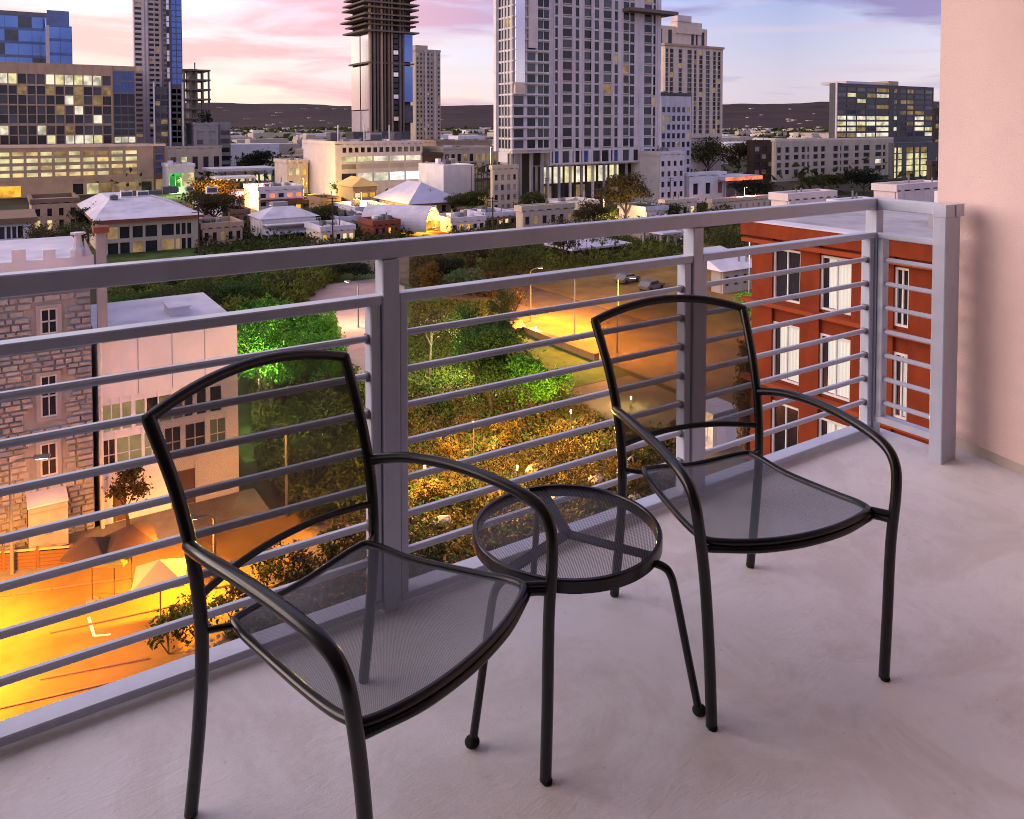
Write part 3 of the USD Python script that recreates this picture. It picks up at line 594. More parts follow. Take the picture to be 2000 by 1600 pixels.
A0, A1 = f0 + .02, float(on_y(462, 640, YF)[0])
za = float(on_y(300, 640, YF)[2]); zs1 = float(on_y(300, 775, YF)[2]); zs2 = float(on_y(300, 830, YF)[2]); zs3 = float(on_y(300, 905, YF)[2])
t = thing('white_annexe', 'white stucco annexe with flat white roof and dark shop windows', 'building', (A0, YF, GZ))
w = MB().box((A0, YF + .05, GZ - .2), (A1, YF + 9.5, za - .3))
up = [(float(on_y(a, 800, YF)[0]), float(on_y(b, 800, YF)[0])) for a, b in ((200, 216), (218, 234), (238, 256), (264, 282), (286, 308), (310, 334), (338, 356), (360, 376), (384, 402), (410, 432))]
zs0 = zs1 + .35
MB().box((A0 + .004, YF - .13, zs0 + .002), (A1 - .004, YF + .04, za - .302)).build('blank_panel', M['stucco'], t)
facade(t, w, 'f', YF + .05, A0, A1, zs2, zs0, up, [(zs2 + .15, zs1)], pick(('win', 3), ('ldim', 2)), .18, .03)
lowc = [(float(on_y(a, 870, YF)[0]), float(on_y(b, 870, YF)[0])) for a, b in ((200, 224), (228, 276), (282, 312), (322, 352), (362, 400), (410, 440))]
facade(t, w, 'f', YF + .05, A0, A1, zs3, zs2, lowc, [(zs3 + .1, zs2 - .35)], pick(('win', 3), ('ldim', 3)), .18, .03, frame='frame')
dx = (float(on_y(220, 980, YF)[0]), float(on_y(246, 980, YF)[0]))
facade(t, w, 'f', YF + .05, A0, A1, GZ + .13, zs3, [dx, (A1 - 4.0, A1 - 2.6)], [(GZ + .15, GZ + 2.3)], lambda i, j: 'timber', .18, .03, name='door')
w.build('wall', M['stucco'], t)
MB().box((A0 - .1, YF - .25, za - .3), (A1 + .1, YF + .3, za)).build('parapet', M['white'], t); MB().box((A0, YF + .31, za - .32), (A1, YF + 9.5, za - .15)).build('roof', M['roofwhite'], t)
for k in range(3):
    for z_ in (zs1 + (za - .3 - zs1) * .5,):
        xx = A0 + (A1 - A0) * (.27 + .24*k); MB().box((xx - .02, YF - .138, zs0 + .05), (xx + .02, YF - .1305, za - .35)).build('panel_joint', M['grey'], t)
t = thing('skylight_hatch', 'small white roof hatch on the flat roof of the annexe', 'roof hatch', (A0 + 5, YF + 4, za - .15))
MB().box((A0 + 4.4, YF + 3, za - .149), (A0 + 5.6, YF + 5, za + .35)).build('upstand', M['white'], t); MB().box((A0 + 4.3, YF + 2.9, za + .352), (A0 + 5.7, YF + 5.1, za + .45)).build('lid', M['roofwhite'], t)

# ---- street things below the balcony
def lamp_post(label, base, h, aim, colour=(1.0, .50, .07), power=2600., r=.16, arm=1.2, group='street lamps'):
    base = np.asarray(base, float); t = thing('street_lamp', label, 'street lamp', base, 0, group); aim = np.array([*aim, 0.0]); aim /= np.linalg.norm(aim)
    top = base + [0, 0, h]; e = top + aim*arm + [0, 0, .25]
    MB().tube([base, base + [0, 0, h*.5], top], [.10, .08, .065], 9).build('pole', M['steel'], t, smooth=40)
    if arm > .1: MB().tube(spline([top - [0, 0, .02], top + aim*arm*.3 + [0, 0, .18], e], 4), .045, 7).build('arm', M['steel'], t, smooth=40)
    hd = MB().bar(e - aim*.1, e + aim*.65, .30, .16, cham=.04).build('head', M['steel'], t)
    MB().bar(e + aim*.02 - [0, 0, .09], e + aim*.58 - [0, 0, .09], .24, .018).build('lens', M['lamp'], hd)
    s = UsdLux.DiskLight.Define(stage, str(t.GetPath()) + '/bulb'); s.CreateRadiusAttr(r); s.CreateIntensityAttr(power * 1.5 * K); s.CreateColorAttr(Gf.Vec3f(*colour)); s.CreateNormalizeAttr(False)
    loc, _ = frames[str(t.GetPath())]; s.AddTranslateOp().Set(Gf.Vec3d(*map(float, e + aim*.3 - [0, 0, .13] - loc))); return t
OR = (1.0, .34, .012); GD = (1.0, .55, .11)
lamp_post('dark square headed street lamp beside the limestone wall at the left edge', (at(4, 40)[0], at(4, 40)[1], GZ), 5.9, (1, -.35), OR, 700.)
lamp_post('street lamp over the parking bays just left of the photo', (-4.5, 37.5, GZ), 5.2, (1, -.1), OR, 17000.)
lamp_post('street lamp over the parking bays behind the first, left of the photo', (-3.2, 43.5, GZ), 3.8, (1, -.2), OR, 8000.)
lamp_post('low street lamp lighting the bays in front of the shrubs', (*on_z(420, 1150)[:2], GZ), 3.6, (-.9, .2), OR, 8500., arm=.8)
lamp_post('street lamp at the edge of the garden behind the nearer chair', (*on_z(560, 1010)[:2], GZ), 5.6, (-.7, -.6), OR, 3000.)
lamp_post('thin street lamp on the orange lit street between the two chairs', (*on_z(1122, 652)[:2], GZ), 6.4, (.9, .35), OR, 25000.)
lamp_post('street lamp at the far end of the orange lit street', (*on_z(1036, 628)[:2], GZ), 6.0, (1, .1), OR, 21000.)
lamp_post('street lamp seen through the mesh back of the farther chair', (*on_z(1206, 690)[:2], GZ), 7.6, (.6, -.6), (1, .36, .03), 26000.)
lamp_post('white lamp shining beside the red building', (*on_z(1462, 640)[:2], GZ), 10.2, (-.5, -.8), (1, .93, .8), 1800., r=.2)
lamp_post('street lamp lighting the pink path behind the railing post', (*on_z(700, 640)[:2], GZ), 5.0, (-.5, .8), (1, .55, .3), 2500., r=.2)

def bollard(label, base, h=.9, colour=(1.0, .55, .12), power=900.):
    base = np.asarray(base, float); t = thing('garden_light', label, 'garden light', base, 0, 'garden lights')
    MB().tube([base, base + [0, 0, h - .26]], .04, 8).build('post', M['steel'], t); MB().tube([base + [0, 0, h - .26], base + [0, 0, h*.92]], .055, 8).build('lens', M['lamp'], t); MB().tube([base + [0, 0, h*.92], base + [0, 0, h]], [.1, .07], 8).build('cap', M['steel'], t)
    s = UsdLux.SphereLight.Define(stage, str(t.GetPath()) + '/bulb'); s.CreateRadiusAttr(.09); s.CreateIntensityAttr(power * K); s.CreateColorAttr(Gf.Vec3f(*colour)); s.AddTranslateOp().Set(Gf.Vec3d(0, 0, h + .25))
bollard('small white garden light on the street edge right of the railing post', on_z(1047, 655), 1.0, (1, .8, .5), 1600.)
bollard('garden light in the orange shrubs above the round table', on_z(925, 895), 2.6, GD, 16000.)
bollard('garden light among the shrubs left of the farther chair', on_z(1115, 870), 2.6, GD, 16000.)
bollard('garden light in the bed behind the nearer chair seat', on_z(830, 985), 2.4, GD, 14000.)
bollard('garden light low in the bed left of the round table', on_z(1010, 985), 2.4, GD, 14000.)
bollard('garden light seen through the back of the farther chair', on_z(1232, 795), .9, (1, .9, .35), 2500.)
bollard('garden light under the bright green trees by the annexe', np.array([*at(500, 57.5)[:2], GZ]), 4.6, (.9, 1, .4), 13000.)
bollard('garden light under the green trees in the middle railing panel', np.array([*at(905, 70)[:2], GZ]), 3.0, (.95, 1, .45), 15000.)

for px_, d_, h_, c_, pw, lb in [(408, 217, 5, (1, .62, .08), 60000., 'amber light under the amber lit tree by the filling station'), (598, 232, 6, (1, .70, .10), 50000., 'yellow light at the corner of the pink gallery building'), (484, 216, 5, (1, .30, .16), 45000., 'reddish light left of the white corner shop'), (640, 205, 4, (1, .5, .12), 26000., 'orange light before the timber shop'), (728, 192, 4, (1, .62, .1), 22000., 'amber light between yellow shop and hipped hall'), (1215, 172, 4, (1, .72, .25), 16000., 'warm light under the broad tree below the white tower')]:
    bollard(lb, np.array([*at(px_, d_)[:2], GZ]), h_, c_, pw)

t = thing('low_wall', 'low concrete wall with orange lit top along the street edge', 'wall', (49.4, 68, GZ))
for k in range(6): MB().box((49.0, 60 + k*2.7 + .02, GZ), (49.6, 62.7 + k*2.7 - .02, GZ + .65)).build('block', M['timber'], t); MB().box((48.93, 60 + k*2.7 + .01, GZ + .652), (49.67, 62.7 + k*2.7 - .01, GZ + .74)).build('coping', M['timber'], t)

# box trailer at the kerb
M['box_paint'] = plain('trailer_paint', (.36, .30, .28), .6, vary=.15, scale=.8, stain=.2)
c0 = on_z(57, 1098); c1 = on_z(137, 1094); tl = thing('box_trailer', 'pale box trailer parked beside the limestone building', 'trailer', ((c0[0]+c1[0])/2, c0[1] + 1, GZ))
zt_ = float(on_y(95, 986, c0[1])[2]); xb0, xb1, yb = float(c0[0]), float(c1[0]), float(c0[1])
MB().box((xb0, yb, GZ + .45), (xb1, yb + 4.2, zt_)).build('box_body', M['box_paint'], tl); MB().box((xb0 - .04, yb - .04, zt_ + .002), (xb1 + .04, yb + 4.24, zt_ + .09)).build('roof', M['white'], tl)
MB().box((xb0 - .012, yb + .1, GZ + .5), (xb0 - .002, yb + 4.1, zt_ - .06)).build('dark_side', M['darkgrey'], tl)
MB().box((xb0 + .08, yb - .03, zt_ - .32), (xb1 - .08, yb - .002, zt_ - .27)).build('rail', M['grey'], tl); MB().box(((xb0+xb1)/2 - .15, yb - .06, GZ + 1.25), ((xb0+xb1)/2 + .15, yb - .002, GZ + 1.45)).build('latch', M['steel'], tl)
for sx_ in (xb0 + .12, xb1 - .12):
    for yy in (yb + .9, yb + 3.1):
        m = trimesh.creation.cylinder(.36, .22, sections=16); m.apply_transform(trimesh.transformations.rotation_matrix(math.pi/2, [0, 1, 0])); m.apply_translation((sx_, yy, GZ + .37)); MB().tm(m).build('wheel', M['rubber'], tl, smooth=40)

def parasol(label, top_px, top_py, half, drop, m, h=2.7, n=4, rot=.5):
    p = on_z(top_px, top_py, GZ + h + drop); t = thing('parasol', label, 'parasol', (p[0], p[1], GZ)); a = np.arange(n)*2*math.pi/n + rot
    MB().tube([(p[0], p[1], GZ), (p[0], p[1], GZ + h + drop)], .03, 8).build('pole', M['timber'], t)
    MB().tube([(p[0], p[1], GZ), (p[0], p[1], GZ + .12)], [.3, .26], 12).build('base', M['concrete'], t)
    rim = np.c_[p[0] + half*np.cos(a), p[1] + half*np.sin(a), np.full(n, GZ + h)]; tip = np.array([p[0], p[1], GZ + h + drop + .03])
    v = np.vstack([rim, rim - [0, 0, .14], tip[None]]); f = []
    for i in range(n): j = (i+1) % n; f += [[i, j, 2*n], [i, n+i, n+j], [i, n+j, j]]
    MB().add(v, f).build('canopy', M[m], t)
    for i in range(n): MB().bar(rim[i] - [0, 0, .05], tip - [0, 0, .09], .025, .025).build('rib', M['timber'], t)
parasol('dark brown square parasol on the patio beyond the nearer chair', 256, 1025, 1.6, .8, 'umber', rot=.75)
parasol('dark olive parasol left of the brown one', 178, 1050, 1.4, .5, 'umber', rot=.25)
parasol('yellow olive canvas parasol in front of the brown one', 222, 1064, 1.25, .5, 'olivecanvas', h=2.3, rot=.2)
parasol('yellow canvas parasol by the paved street', 312, 1094, 1.6, .7, 'canvas', h=2.2, rot=.55)
# timber fence of the patio
P0, P1 = on_z(-60, 1125), on_z(140, 1108); t = thing('patio_fence', 'low brown timber fence along the patio by the street', 'fence', P0)
dv = (P1 - P0) / np.linalg.norm(P1 - P0); Ln = np.linalg.norm(P1 - P0)
for k in range(4):
    q = P0 + dv * Ln * k / 3; MB().bar(q, q + [0, 0, 1.25], .14, .14, up=(0, 1, 0)).build('post', M['timber'], t)
    if k < 3:
        r = P0 + dv * Ln * (k+1) / 3
        for j in range(5): MB().bar(q + dv*.08 + [0, 0, .15 + j*.19], r - dv*.08 + [0, 0, .15 + j*.19], .03, .17).build('board', M['timber'], t)
        MB().bar(q + dv*.08 + [0, 0, 1.12], r - dv*.08 + [0, 0, 1.12], .16, .04).build('cap_board', M['canvas'], t)

def car(label, base, head, m, z=GZ):
    t = thing('parked_car', label, 'car', (base[0], base[1], z), head)
    pr = [(-2.1, .35), (-2.15, .75), (-1.75, .92), (-1.35, 1.38), (.35, 1.42), (1.05, .95), (1.95, .82), (2.1, .6), (2.1, .35)]
    def prism(pts, hw):
        n = len(pts); v = np.array([(x, s*hw*(1 - .12*max(0, zz - .9)), zz) for s in (-1, 1) for x, zz in pts]); f = [[0, i+1, i] for i in range(1, n-1)] + [[n, n+i, n+i+1] for i in range(1, n-1)]
        for i in range(n): j = (i+1) % n; f += [[i, j, n+j], [i, n+j, n+i]]
        return v, f
    MB().add(*prism(pr, .88)).build('body', M[m], t, smooth=25, local=True)
    for s in (-1, 1): MB().box((-1.2, s*.835, .95), (.55, s*.87, 1.30)).build('side_window', M['win'], t, local=True)
    MB().add([(.42, -.7, 1.37), (.42, .7, 1.37), (1.02, -.76, 1.0), (1.02, .76, 1.0)], [[0, 2, 3], [0, 3, 1]]).build('windscreen', M['win'], t, local=True)
    for x in (-1.3, 1.3):
        for s in (-1, 1):
            c = trimesh.creation.cylinder(.33, .2, sections=18); c.apply_transform(trimesh.transformations.rotation_matrix(math.pi/2, [1, 0, 0])); c.apply_translation((x, s*.8, .33)); MB().tm(c).build('wheel', M['rubber'], t, smooth=40, local=True)
    for s in (-1, 1): MB().box((-2.17, s*.6-.15, .62), (-2.1, s*.6+.15, .75)).build('tail_light', M['redtile'], t, local=True)
car('dark car parked at the edge of the orange lit street', on_z(992, 645), math.pi/2 + .1, 'cardark')
car('grey car parked in the yard beyond the farther chair', on_z(1272, 566), .2, 'carpaint')
car('grey car parked behind the first one in the yard', on_z(1225, 552), .2, 'carpaint')

# ---- the red wing on the right
XR = 29.0
ya, yb = 13.5, y_at(1478, XR)
zr = float(on_x(1478, 431, XR)[2])
t = thing('red_apartment_wing', 'rust red apartment wing with white framed windows and pale curtains', 'building', (XR, ya, GZ))
w = MB().box((XR + .03, ya, GZ - .2), (XR + 16, yb, zr))
cols_px = [(1518, 1573), (1611, 1674), (1757, 1787)]
def yc(px): return y_at(px, XR)
cols = sorted([(yc(b), yc(a)) for a, b in cols_px])
rws = []
for a, b in ((487, 588), (633, 745), (790, 905), (935, 1050)):
    rws.append((float(on_x(1540, b, XR)[2]), float(on_x(1540, a, XR)[2])))
rws.sort()
edges = [ya] + [x for c in cols for x in c] + [yb]
for i in range(0, len(edges), 2): MB().box((XR - .22, edges[i], GZ), (XR + .04, edges[i+1], zr - .62)).build('pier', M['terracotta'], t)
sp_ = [GZ] + [x for r_ in rws for x in r_] + [zr - .62]
for i in range(0, len(sp_), 2):
    for c in cols: MB().box((XR - .08, c[0] + .002, sp_[i]), (XR + .04, c[1] - .002, sp_[i+1])).build('spandrel', M['terracotta'], t)
    if 0 < i < len(sp_) - 1: MB().box((XR - .62, ya, sp_[i+1] - .30), (XR - .221, yb + .3, sp_[i+1] - .12)).build('ledge', M['rust'], t)
w.build('wall', M['terracotta'], t)
MB().box((XR - .55, ya, zr - .62), (XR + .3, yb + .4, zr)).build('cornice', M['terracotta'], t); MB().box((XR + .31, ya, zr - .02), (XR + 15.8, yb - .2, zr + .06)).build('roof', M['roofgrey'], t)
MB().box((XR - .6, ya, zr + .003), (XR + .305, yb + .45, zr + .07)).build('coping', M['roofwhite'], t)
for ci, c in enumerate(cols):
    for ri, r_ in enumerate(rws):
        wd_ = MB().box((XR - .03, c[0], r_[0]), (XR + .028, c[1], r_[1])).build('window', M['win'], t)
        fm = MB(); s_ = .09
        for lo, hi in (((c[0], r_[0]), (c[0]+s_, r_[1])), ((c[1]-s_, r_[0]), (c[1], r_[1])), ((c[0]+s_, r_[0]), (c[1]-s_, r_[0]+s_)), ((c[0]+s_, r_[1]-s_), (c[1]-s_, r_[1]))): fm.box((XR - .12, *lo), (XR - .031, *hi))
        fm.box((XR - .10, (c[0]+c[1])/2 - .03, r_[0] + s_), (XR - .032, (c[0]+c[1])/2 + .03, r_[1] - s_)); fm.build('frame', M['frame'], wd_)
        if (ci, ri) not in ((2, 3), (1, 3), (2, 1), (0, 3)) or ci == 1:
            n_ = 14; ys = np.linspace(c[0] + s_, c[1] - .36, n_); xs_ = XR - .045 - .012 * (np.arange(n_) % 2)
            v = np.vstack([np.c_[xs_, ys, np.full(n_, r_[0] + .12)], np.c_[xs_, ys, np.full(n_, r_[1] - .10)]]); MB().add(v, [x_ for i in range(n_-1) for x_ in ([i, n_+i, n_+i+1], [i, n_+i+1, i+1])]).build('curtain', M['curtain'], wd_)
def rooftop_unit(label, p, sz, m='grey'):
    t = thing('rooftop_unit', label, 'air conditioner', p); p = np.asarray(p, float); MB().box(p, p + sz).build('casing', M[m], t); MB().box(p + [.1, -.03, sz[2]*.2], p + [sz[0]-.1, -.002, sz[2]*.8]).build('grille', M['darkgrey'], t)
    c = trimesh.creation.cylinder(min(sz[0], sz[1])*.35, .12, sections=16); c.apply_translation(p + [sz[0]/2, sz[1]/2, sz[2]+.06]); MB().tm(c).build('fan', M['steel'], t, smooth=30)
rooftop_unit('small grey unit on the white roof of the red wing', (XR + 4, 17.2, zr + .062), np.array([1.3, 1.0, .9])); rooftop_unit('pale unit at the back of the white roof of the red wing', (XR + 9, 19.5, zr + .062), np.array([1.6, 1.2, 1.1]), 'white')

# white shed and bicycle stand in the garden
q = on_z(1392, 884); t = thing('garden_shed', 'small white shed with a framed panel beyond the farther chair', 'shed', q)
q1 = on_z(1452, 880); hx = float(q1[0] - q[0]) * 1.0; zt_ = float(at(1420, depth(q), 812)[2])
MB().box((q[0], q[1], GZ), (q[0] + 2.6, q[1] + 2.2, zt_)).build('body', M['white'], t); MB().box((q[0] - .15, q[1] - .15, zt_ + .002), (q[0] + 2.75, q[1] + 2.35, zt_ + .16)).build('roof', M['roofwhite'], t); MB().box((q[0] - .04, q[1] + .5, GZ + .9), (q[0] - .002, q[1] + 1.6, zt_ - .4)).build('panel', M['stucco'], t); MB().box((q[0] + .4, q[1] - .04, GZ + .05), (q[0] + 1.3, q[1] - .002, GZ + 2.0)).build('door', M['stucco'], t)
q = on_z(1205, 945); t = thing('bicycle_stand', 'white bent tube bicycle stand in the garden behind the farther chair', 'bicycle stand', q)
for k in range(3):
    o = np.array([.75*k, .35*k, 0]); MB().tube(spline(q + o + np.array([(0, 0, 0), (0, 0, .75), (.18, .05, .98), (.5, .15, .98), (.68, .2, .75), (.68, .2, 0)]), 4), .045, 8).build('hoop', M['white'], t, smooth=40)

# ================================================================ middle distance
# white building with membrane roof and portico
b = B('white_roofed_house', 'long low building with cluttered white roof and brown eaves above the railing at left', 'building', 190, 140, 383, 436, back=34)
b.core(); e = b.z(436)
facade(b.t, b.w, 'f', b.y0, b.x0, b.x1, GZ, b.z1, [(b.x(p), b.x(q)) for p, q in ((206, 226), (230, 249), (255, 275), (280, 303), (312, 336), (340, 348), (351, 359), (362, 370))], [(b.z(500), b.z(477)), (b.z(469), b.z(446))], pick(('win', 3), ('ldim', 2)), .3, .05)
b.wallbuild('beige'); MB().box((b.x0 - 1, b.y0 - 1.2, b.z1), (b.x1 + 1, b.y1, b.z1 + .55)).build('eaves', M['redtile'], b.t)
v = [(b.x0 - 1, b.y0 - 1.2, b.z1 + .56), (b.x1 + 1, b.y0 - 1.2, b.z1 + .56), (b.x1 + 1, b.y1, b.z1 + .56), (b.x0 - 1, b.y1, b.z1 + .56), (b.x0 + 3, b.y0 + 12, b.z1 + 3.2), (b.x1 - 6, b.y0 + 12, b.z1 + 3.2), (b.x1 - 6, b.y1 - 6, b.z1 + 3.2), (b.x0 + 3, b.y1 - 6, b.z1 + 3.2)]
MB().add(v, [[0, 1, 5], [0, 5, 4], [1, 2, 6], [1, 6, 5], [2, 3, 7], [2, 7, 6], [3, 0, 4], [3, 4, 7], [4, 5, 6], [4, 6, 7]]).build('roof', M['roofwhite'], b.t)
for k in range(9): rooftop_unit(f'{["squat", "wide", "tall", "narrow", "pale", "dark", "leaning", "long", "short"][k]} air unit on the cluttered white roof at left, {["front corner", "near the front eave", "beside the ridge", "middle of the roof", "right of the middle", "behind the middle", "back left", "back right", "far right end"][k]}', (b.x0 + 3 + (k*5.3) % 19, b.y0 + 11 + (k*3.7) % 12, b.z1 + 3.21), np.array([1.4 + (k % 3)*.7, 1.2, .7 + (k*.37) % .9]), ('grey', 'white', 'darkgrey')[k % 3])

b = B('row_house', 'small white windowed house with brown roof at the left edge', 'house', -45, 128, 58, 440, back=14)
b.core(); facade(b.t, b.w, 'f', b.y0, b.x0, b.x1, GZ, b.z1, [(b.x(p), b.x(q)) for p, q in ((-34, -16), (-6, 4), (8, 16), (19, 27), (30, 40))], [(b.z(502), b.z(478)), (b.z(470), b.z(446))], pick(('win', 2), ('wingrey', 2)), .3, .05); b.wallbuild('white')
MB().box((b.x0 - .8, b.y0 - .9, b.z1), (b.x1 + .8, b.y1 + .5, b.z1 + .9)).build('roof', M['brown'], b.t)
b = B('brick_store', 'low brown brick store block behind the trees at left', 'building', 58, 165, 150, 398, back=14); b.core()
facade(b.t, b.w, 'f', b.y0, b.x0, b.x1, GZ, b.z1, grid(4, b.x0, b.x1, .4), [(GZ + 1, GZ + 3), (b.z1 - 2.8, b.z1 - 1.2)], pick(('win', 3), ('lw', 1)), .3, .05); b.wallbuild('tan'); b.parapet('brown')

# white porch house
b = B('porch_house', 'white two storey house with hipped roof and columned porch', 'house', 512, 160, 614, 428, back=17, c=489)
b.core(); facade(b.t, b.w, 'f', b.y0, b.x0, b.x1, GZ, b.z1, [(b.x(p), b.x(q)) for p, q in ((518, 530), (537, 553), (561, 578), (586, 604))], [(GZ + .6, GZ + 2.6), (b.z(463), b.z(448))], pick(('win', 3), ('ldim', 1)), .2, .05)
facade(b.t, b.w, 'l', b.x0, b.y0, b.y1, GZ, b.z1, grid(4, b.y0, b.y1, .35), [(GZ + .8, GZ + 2.6), (b.z(463), b.z(448))], pick(('win', 1)), .2, .05); b.wallbuild('white')
v = [(b.x0 - .8, b.y0 - .8, b.z1), (b.x1 + .8, b.y0 - .8, b.z1), (b.x1 + .8, b.y1 + .8, b.z1), (b.x0 - .8, b.y1 + .8, b.z1), (b.x0 + 3.2, b.y0 + 4, b.z1 + 1.9), (b.x1 - 3.2, b.y0 + 4, b.z1 + 1.9), (b.x1 - 3.2, b.y1 - 4, b.z1 + 1.9), (b.x0 + 3.2, b.y1 - 4, b.z1 + 1.9)]
MB().add(v, [[0, 1, 5], [0, 5, 4], [1, 2, 6], [1, 6, 5], [2, 3, 7], [2, 7, 6], [3, 0, 4], [3, 4, 7], [4, 5, 6], [4, 6, 7], [0, 2, 1], [0, 3, 2]]).build('roof', M['roofwhite'], b.t)
MB().box(((b.x0+b.x1)/2 - 1.8, b.y0 + 5.5, b.z1 + 1.9), ((b.x0+b.x1)/2 + 1.4, b.y0 + 8, b.z1 + 2.7)).build('roof_vent', M['grey'], b.t)
pz = b.z(446)
MB().add([(b.x0 - .3, b.y0 - 3.2, pz - .9), (b.x1 + .3, b.y0 - 3.2, pz - .9), (b.x1 + .3, b.y0 - .25, pz), (b.x0 - .3, b.y0 - .25, pz), (b.x0 - .3, b.y0 - 3.2, pz - 1.1), (b.x1 + .3, b.y0 - 3.2, pz - 1.1), (b.x1 + .3, b.y0 - .25, pz - 1.1), (b.x0 - .3, b.y0 - .25, pz - 1.1)], [[0, 1, 2], [0, 2, 3], [4, 6, 5], [4, 7, 6], [0, 4, 5], [0, 5, 1], [1, 5, 6], [1, 6, 2], [3, 7, 4], [3, 4, 0]]).build('porch_roof', M['roofwhite'], b.t)
for k in range(6):
    xx = b.x0 + .1 + (b.x1 - b.x0 - .3) * k / 5; MB().box((xx, b.y0 - 3.0, GZ), (xx + .22, b.y0 - 2.78, pz - 1.102)).build('column', M['white'], b.t)
MB().box((b.x0 - .2, b.y0 - 3.1, GZ + 2.9), (b.x1 + .2, b.y0 - .26, GZ + 3.1)).build('balcony_floor', M['white'], b.t)
for k in range(24): MB().box((b.x0 + (b.x1-b.x0)*k/23 - .03, b.y0 - 3.05, GZ + 3.102), (b.x0 + (b.x1-b.x0)*k/23 + .03, b.y0 - 2.99, GZ + 3.85)).build('baluster', M['white'], b.t)
MB().box((b.x0 - .2, b.y0 - 3.07, GZ + 3.852), (b.x1 + .2, b.y0 - 2.97, GZ + 3.93)).build('handrail', M['white'], b.t)

# half cylinder shed with the glowing mouth
cq = on_z(846, 455); r_ = 4.3; ax_ = np.array([-.66, .75, 0]); sd = np.array([.75, .66, 0]); t = thing('vaulted_shed', 'white half cylinder roofed shed with a glowing amber mouth', 'shed', cq, 0)
a = np.linspace(-.25, math.pi + .25, 21); oc = cq + [0, 0, 1.6]
def arch(rad, k, zz=0): return np.array([oc + sd*rad*math.cos(q) + ax_*k + [0, 0, rad*math.sin(q)*.98 + zz] for q in a])
o0, o1, i0, i1 = arch(r_, 0), arch(r_, 15), arch(r_ - .25, 0), arch(r_ - .25, 15); f = []
n = len(a)
for i in range(n - 1): f += [[i, n+i+1, n+i], [i, i+1, n+i+1], [2*n+i, 3*n+i, 3*n+i+1], [2*n+i, 3*n+i+1, 2*n+i+1], [i, 2*n+i, 2*n+i+1], [i, 2*n+i+1, i+1]]
MB().add(np.vstack([o0, o1, i0, i1]), f).build('vault', M['roofwhite'], t)
bk = arch(r_ - .26, 5.0); MB().add(np.vstack([bk, [oc + ax_*5.0]]), [[i, i+1, n] for i in range(n-1)]).build('inner_wall', M['gold' if 'gold' in M else 'canvas'], t)
for k, rad in enumerate((r_ - .9, r_ - 1.9)):
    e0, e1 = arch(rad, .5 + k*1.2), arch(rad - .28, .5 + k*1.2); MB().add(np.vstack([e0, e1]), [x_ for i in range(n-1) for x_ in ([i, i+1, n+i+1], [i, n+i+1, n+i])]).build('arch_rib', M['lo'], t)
for k in range(3): MB().tube([oc + sd*(-2.0 + 2*k) + ax_*.8 - [0, 0, .6], oc + sd*(-2.0 + 2*k) + ax_*.8 + [0, 0, 1.0]], [.5, .35], 8).build('glow_lantern', M['lo'], t)
s_ = UsdLux.SphereLight.Define(stage, str(t.GetPath()) + '/bulb'); s_.CreateRadiusAttr(.25); s_.CreateIntensityAttr(2600 * K); s_.CreateColorAttr(Gf.Vec3f(1, .55, .08)); s_.AddTranslateOp().Set(Gf.Vec3d(*map(float, ax_*1.6 + [0, 0, 3.2])))
# lavender hipped hall
b = B('hipped_hall', 'hall with a wide lavender metal hipped roof', 'building', 802, 196, 892, 398, back=22, c=742)
b.core(); facade(b.t, b.w, 'f', b.y0, b.x0, b.x1, GZ, b.z1, grid(5, b.x0, b.x1, .45), [(GZ + .8, b.z1 - .8)], pick(('lw', 1), ('win', 2)), .25, .05); facade(b.t, b.w, 'l', b.x0, b.y0, b.y1, GZ, b.z1, grid(5, b.y0, b.y1, .5), [(GZ + .8, b.z1 - .8)], pick(('lw', 2), ('ldim', 2)), .25, .05); b.wallbuild('tan')
cx_, cy_ = (b.x0+b.x1)/2, (b.y0+b.y1)/2; q = 1.6
v = [(b.x0-q, b.y0-q, b.z1), (b.x1+q, b.y0-q, b.z1), (b.x1+q, b.y1+q, b.z1), (b.x0-q, b.y1+q, b.z1), (cx_ - 1, cy_ - 4, b.z(360)), (cx_ - 1, cy_ + 4, b.z(360))]
MB().add(v, [[0, 1, 4], [1, 2, 5], [1, 5, 4], [2, 3, 5], [3, 0, 4], [3, 4, 5], [0, 2, 1], [0, 3, 2]]).build('roof', M['lavroof'], b.t)
MB().tube([(cx_, cy_ - 7, b.z1 + 1), (cx_, cy_ - 7, b.z1 + 3.4)], .18, 8).build('vent_pipe', M['grey'], b.t)
